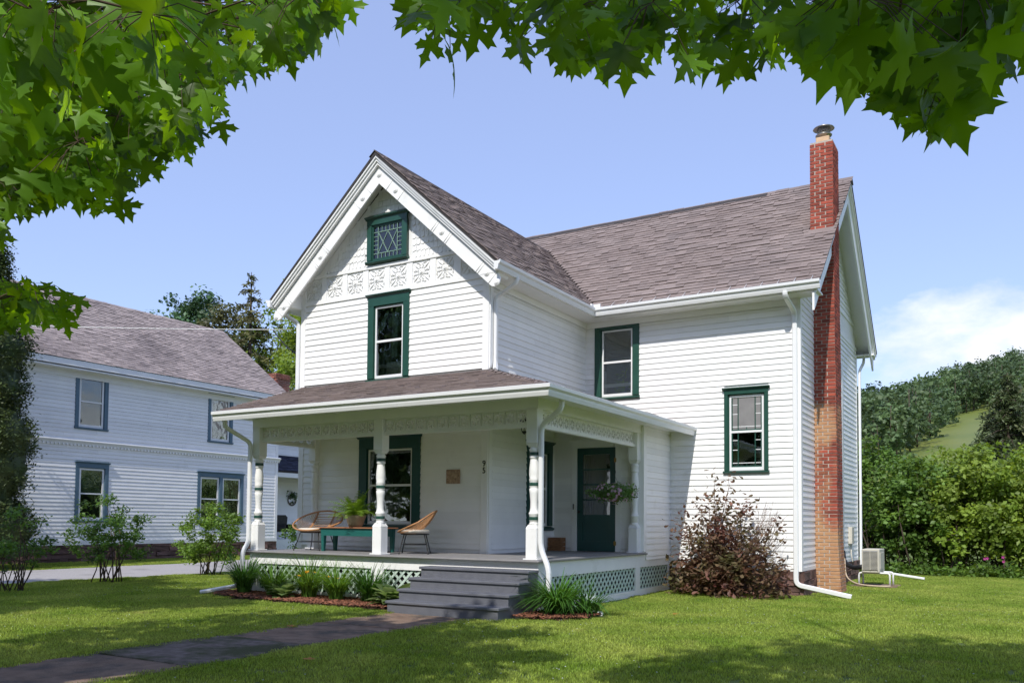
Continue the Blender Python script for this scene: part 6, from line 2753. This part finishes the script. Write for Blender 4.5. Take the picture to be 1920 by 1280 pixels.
core = MB().lathe([((.99 * (1 - (zz / 9.4) ** 3.2) + .05) * (1 + .14 * math.sin(zz * 2.3) + .1 * math.sin(zz * 5.1 + 1)), zz) for zz in np.linspace(.4, 9.2, 60)], 26, (ax_, ay_, 0))
core.v = [(p[0] + random.uniform(-.09, .09), p[1] + random.uniform(-.09, .09), p[2] + random.uniform(-.06, .06)) for p in core.v]
core.obj('inner_foliage', CEDAR, av)

# ================================================================== THE MAPLES IN FRONT
HALF = [(.10, -.05), (.27, -.07), (.45, -.15), (.41, -.02), (.30, .045), (.235, .125), (.42, .145), (.60, .12), (.60, .235), (.82, .40), (.62, .43), (.57, .56), (.39, .475), (.165, .40), (.175, .60), (.33, .72), (.17, .775), (.09, .93)]
HPOLY = [(0, 0)] + HALF + [(0, 1.14), (0, .85), (0, .6), (0, .4), (0, .2)]
HTRI = tessellate_polygon([[Vector((a, c, 0)) for a, c in HPOLY]])


def maple_leaf(k, mat):
    rr = random.Random(k)
    fold, droop, tw_, cup = rr.uniform(.02, .30), rr.uniform(-.02, .28), rr.uniform(-.2, .2), rr.uniform(-.25, .25)
    sx = rr.uniform(.9, 1.08)
    bm = bmesh.new()
    key = {}

    def vert(x, y):
        q = (round(x, 4), round(y, 4))
        if q not in key:
            key[q] = bm.verts.new((x * sx, y, -fold * abs(x) - droop * y * y + tw_ * x * y + cup * x * x))
        return key[q]
    for sg in (1, -1):
        for t in HTRI:
            try:
                bm.faces.new([vert(HPOLY[i][0] * sg, HPOLY[i][1]) for i in t])
            except ValueError:
                pass
    bmesh.ops.recalc_face_normals(bm, faces=bm.faces[:])
    for f in bm.faces:
        f.smooth = True
    me = bpy.data.meshes.new('leaf')
    bm.to_mesh(me)
    bm.free()
    me.materials.append(mat)
    return me


ML = [maple_leaf(k, LEAF) for k in range(10)]


def maple(name, label, tx, ty, th, crowns, regions, seed, lean=(0, 0)):
    """crowns: ellipsoids (x,y,z,rx,ry,rz,n) of the shading crown; regions: drooping sprays that hang into the view:
       (outline in the photograph, how near, how far, leaves, leaf size)"""
    t = thing(name, label, 'tree', (tx, ty, 0), 0, 'maples over the front lawn')
    rg = np.random.default_rng(seed)
    b = MB()
    top = np.array([tx + lean[0], ty + lean[1], th])
    b.tube([(tx, ty, -.2), (tx, ty, .3), (tx + lean[0] * .2, ty + lean[1] * .2, th * .3), (tx + lean[0] * .6, ty + lean[1] * .6, th * .6), tuple(top)], [.48, .36, .30, .2, .05], 14)
    # limbs to the crowns
    for cx_, cy_, cz_, rx, ry, rz, n in crowns:
        for i in range(7):
            e = np.array([cx_, cy_, cz_]) + rg.normal(size=3) * np.array([rx, ry, rz]) * .42
            e[2] = max(e[2], cz_ - rz * .6)
            s_ = np.array([tx + lean[0] * .4, ty + lean[1] * .4, min(th * rg.uniform(.28, .6), e[2] - .4)])
            m = (s_ + e) / 2 + np.array([0, 0, .35])
            b.tube([s_, m, e], [.11, .07, .02], 7)
    trunk = b.obj('trunk', BARK, t)
    # shading crown, kept out of the open view below it
    PP, NN, TT = [], [], []
    for cx_, cy_, cz_, rx, ry, rz, n in crowns:
        P, Nn, T = clumps(rg, (cx_, cy_, cz_), (rx, ry, rz), n, 46, .55, .1, -.95)
        PP.append(P)
        NN.append(Nn)
        TT.append(T)
    P, Nn, T = np.concatenate(PP), np.concatenate(NN), np.concatenate(TT)
    pr = project(P)
    d = np.linalg.norm(P - CAM, axis=1)
    vis = (pr[:, 2] > 0) & (pr[:, 0] > -150) & (pr[:, 0] < 2070) & (pr[:, 1] > -130)
    keep = ~vis & (d > 1.6)
    P, Nn, T = P[keep], Nn[keep], T[keep]
    V, F = cards(P, .21, rg, .6, .95, nrm=Nn)
    leafobj('crown', V, F, T, LEAFC, t, 'stuff')
    # sprays in view
    lv = Pieces(t, 'leaf', 300)
    tw_ = MB()
    for poly, d0, d1, n, sz, origin in regions:
        xs = [p[0] for p in poly]
        ys_ = [p[1] for p in poly]
        got = []
        while len(got) < n:
            px_, py_ = rg.uniform(min(xs), max(xs)), rg.uniform(min(ys_), max(ys_))
            if inside(poly, px_, py_):
                got.append(at(px_ + rg.normal() * 16, py_ + abs(rg.normal()) * 22 + 8, rg.uniform(d0, d1)))
        got = np.array(got)
        # sprigs: every leaf hangs from the nearest twig end
        nk = max(3, n // 9)
        cen = got[rg.choice(n, nk, replace=False)].copy()
        for _ in range(4):
            lab = np.argmin(((got[:, None] - cen[None]) ** 2).sum(-1), 1)
            for k in range(nk):
                if (lab == k).any():
                    cen[k] = got[lab == k].mean(0)
        cen[:, 2] += .07
        origin = np.array(origin, float)
        main = []
        for k in range(nk):
            s_ = origin + rg.normal(size=3) * .12
            e = cen[k]
            m = (s_ + e) / 2 + np.array([0, 0, .03]) + rg.normal(size=3) * .08
            tw_.tube([s_, m, (m + e) / 2 + rg.normal(size=3) * .03, e], [.016, .010, .006, .003], 5)
        for i in range(n):
            p = got[i]
            e = cen[lab[i]]
            tipd = np.array([rg.normal() * .38, rg.normal() * .38, -1.0])
            tipd /= np.linalg.norm(tipd)
            tc_ = (CAM - p) / np.linalg.norm(CAM - p)
            nr = tc_ * rg.uniform(.3, 1.0) + rg.normal(size=3) * .5 + np.array([0, 0, .35])
            xx = np.cross(tipd, nr)
            xx /= np.linalg.norm(xx)
            nn_ = np.cross(xx, tipd)
            s_ = sz * rg.uniform(.7, 1.2)
            # the leaf hangs below its stalk end p
            M = Matrix(((xx[0] * s_, tipd[0] * s_, nn_[0] * s_, p[0]), (xx[1] * s_, tipd[1] * s_, nn_[1] * s_, p[1]), (xx[2] * s_, tipd[2] * s_, nn_[2] * s_, p[2]), (0, 0, 0, 1)))
            lv.add(random.choice(ML), M, t, float(rg.uniform(-1, 1)))
            mm = (p + e) / 2 + np.array([0, 0, .03])
            if np.linalg.norm(p - e) < .9:
                tw_.tube([p, mm, e], .0016, 3, cap=False)
    lv.flush()
    tag(tw_.obj('twigs', TWIG, t), kind='stuff')
    return t


LTOP = [(-60, -40), (640, -40), (640, -5), (560, 25), (530, 60), (470, 85), (415, 150), (385, 235), (330, 225), (300, 260), (220, 330), (120, 330), (60, 370), (-60, 400)]
LNEAR = [(-60, -40), (380, -40), (440, 60), (400, 150), (330, 190), (250, 130), (120, 170), (-60, 210)]
LTIP = [(470, -40), (640, -40), (620, 0), (540, 50), (500, 85), (460, 60)]
LLOW = [(-60, 495), (60, 520), (140, 540), (130, 575), (50, 560), (-60, 590)]
LMID = [(-60, 180), (330, 170), (345, 240), (240, 300), (200, 325), (60, 345), (-60, 385)]
RTOP = [(770, -50), (1990, -50), (1990, 60), (1850, 75), (1790, 120), (1760, 165), (1680, 175), (1610, 110), (1540, 60), (1440, 60), (1330, 75), (1240, 70), (1110, 80), (1000, 40), (900, 15), (800, 5)]
RNEAR = [(1480, -50), (1900, -50), (1880, 40), (1790, 80), (1700, 75), (1620, 70), (1500, 30)]
RTIP = [(1640, 60), (1850, 60), (1830, 140), (1760, 195), (1700, 190), (1660, 140)]
maple('maple_tree', 'maple left of the walk whose leafy boughs fill the upper left of the picture', 1.9, -14.2, 11.0,
      [(2.3, -13.2, 6.9, 3.2, 3.3, 2.6, 250)],
      [(LTOP, 4.2, 7.4, 700, .112, (2.5, -10.8, 4.6)), (LNEAR, 2.6, 3.8, 105, .115, (4.4, -12.6, 3.6)), (LTIP, 3.4, 4.8, 60, .11, (4.8, -11.5, 4.2)), (LLOW, 4.8, 6.4, 70, .105, tuple(at(-420, 545, 6.0))), (LMID, 5.4, 8.2, 330, .11, tuple(at(-420, 200, 7.2)))], 101)
maple('maple_tree', 'maple right of the walk whose boughs hang across the top of the picture', 11.6, -15.2, 12.2,
      [(10.9, -14.0, 8.6, 4.6, 4.4, 3.2, 560)],
      [(RTOP, 2.9, 5.0, 400, .112, (8.6, -10.4, 5.2)), (RNEAR, 2.4, 3.2, 50, .12, (8.8, -12.4, 3.8)), (RTIP, 2.7, 3.6, 40, .115, (8.7, -11.6, 4.2))], 102)
maple('maple_tree', 'maple further along the street, beyond the picture, shading the drive', -7.2, -13.6, 11.5,
      [(-7.0, -12.6, 7.8, 3.9, 3.6, 3.2, 330), (-3.6, -11.0, 8.4, 2.2, 1.5, 1.3, 70)], [], 103)

# trees across the street, behind the viewer (they darken the window panes)
rg = np.random.default_rng(55)
Pf, Nf, Tf = [], [], []
for i in range(26):
    x, y, h = -62 + i * 3.6 + rg.normal(), -44 + rg.normal() * 3, rg.uniform(18, 25)
    P, Nn, T = clumps(rg, (x, y, h * .52), (3.8, 3.4, h * .48), 60, 26, 1.6, .4, -.95)
    Pf.append(P)
    Nf.append(Nn)
    Tf.append(T)
P, Nn, T = np.concatenate(Pf), np.concatenate(Nf), np.concatenate(Tf)
V, F = cards(P, .95, rg, .35, .75, nrm=Nn)
o = bpy.data.objects.new('treeline', np_mesh('treeline', V, F, FOREST, np.repeat(T, 4)))
tag(link(o), 'treeline across the street behind the viewer', 'treeline', kind='stuff')

# ================================================================== WIRES
def wire(p0, p1, sag, r, label, mat=None):
    p0, p1 = np.array(p0), np.array(p1)
    pts_ = [p0 + (p1 - p0) * t_ - np.array([0, 0, 4 * sag * t_ * (1 - t_)]) for t_ in np.linspace(0, 1, 22)]
    o = MB().tube(pts_, r, 5).obj('service_wire', mat or ALU)
    return tag(o, label, 'wire')


wire(at(-250, 600, 24.0), at(548, 618, 20.6), .05, .008, 'pale service wire running in front of the neighbouring roof to the gable')
wire(at(-250, 672, 24.0), at(62, 681, 30.0), .03, .007, 'lower pale wire ending at the neighbouring eave')
bk = material('black_cable', (.01, .01, .01), (.015, .015, .015), 5, .6)
wire(at(512, 618, 21.2), on_plane(568, 668, 0, -4.85), .10, .016, 'black cable dropping from the service wire to the gable corner', bk)

# a few fallen leaves
FALL = leafmat('fallen_leaf', (.42, .17, .03), (.50, .26, .05), .3, .3)
FLM = maple_leaf(3, FALL)
for (px_, py_), lab in zip(((578, 1235), (1262, 1150), (545, 1173), (1240, 1229)), ('orange fallen leaf on the grass near the picture bottom', 'orange fallen leaf on the lit lawn right of the porch', 'pale fallen leaf beside the walk', 'yellowish fallen leaf near the edge of the tree shade')):
    p = on_plane(px_, py_, 2, .05)
    o = bpy.data.objects.new('fallen_leaf', FLM)
    tag(link(o, None, Matrix.Translation(p) @ Matrix.Rotation(random.uniform(0, 6), 4, 'Z') @ Matrix.Rotation(.25, 4, 'X') @ Matrix.Scale(.085, 4)), lab, 'leaf', 'fallen leaves')
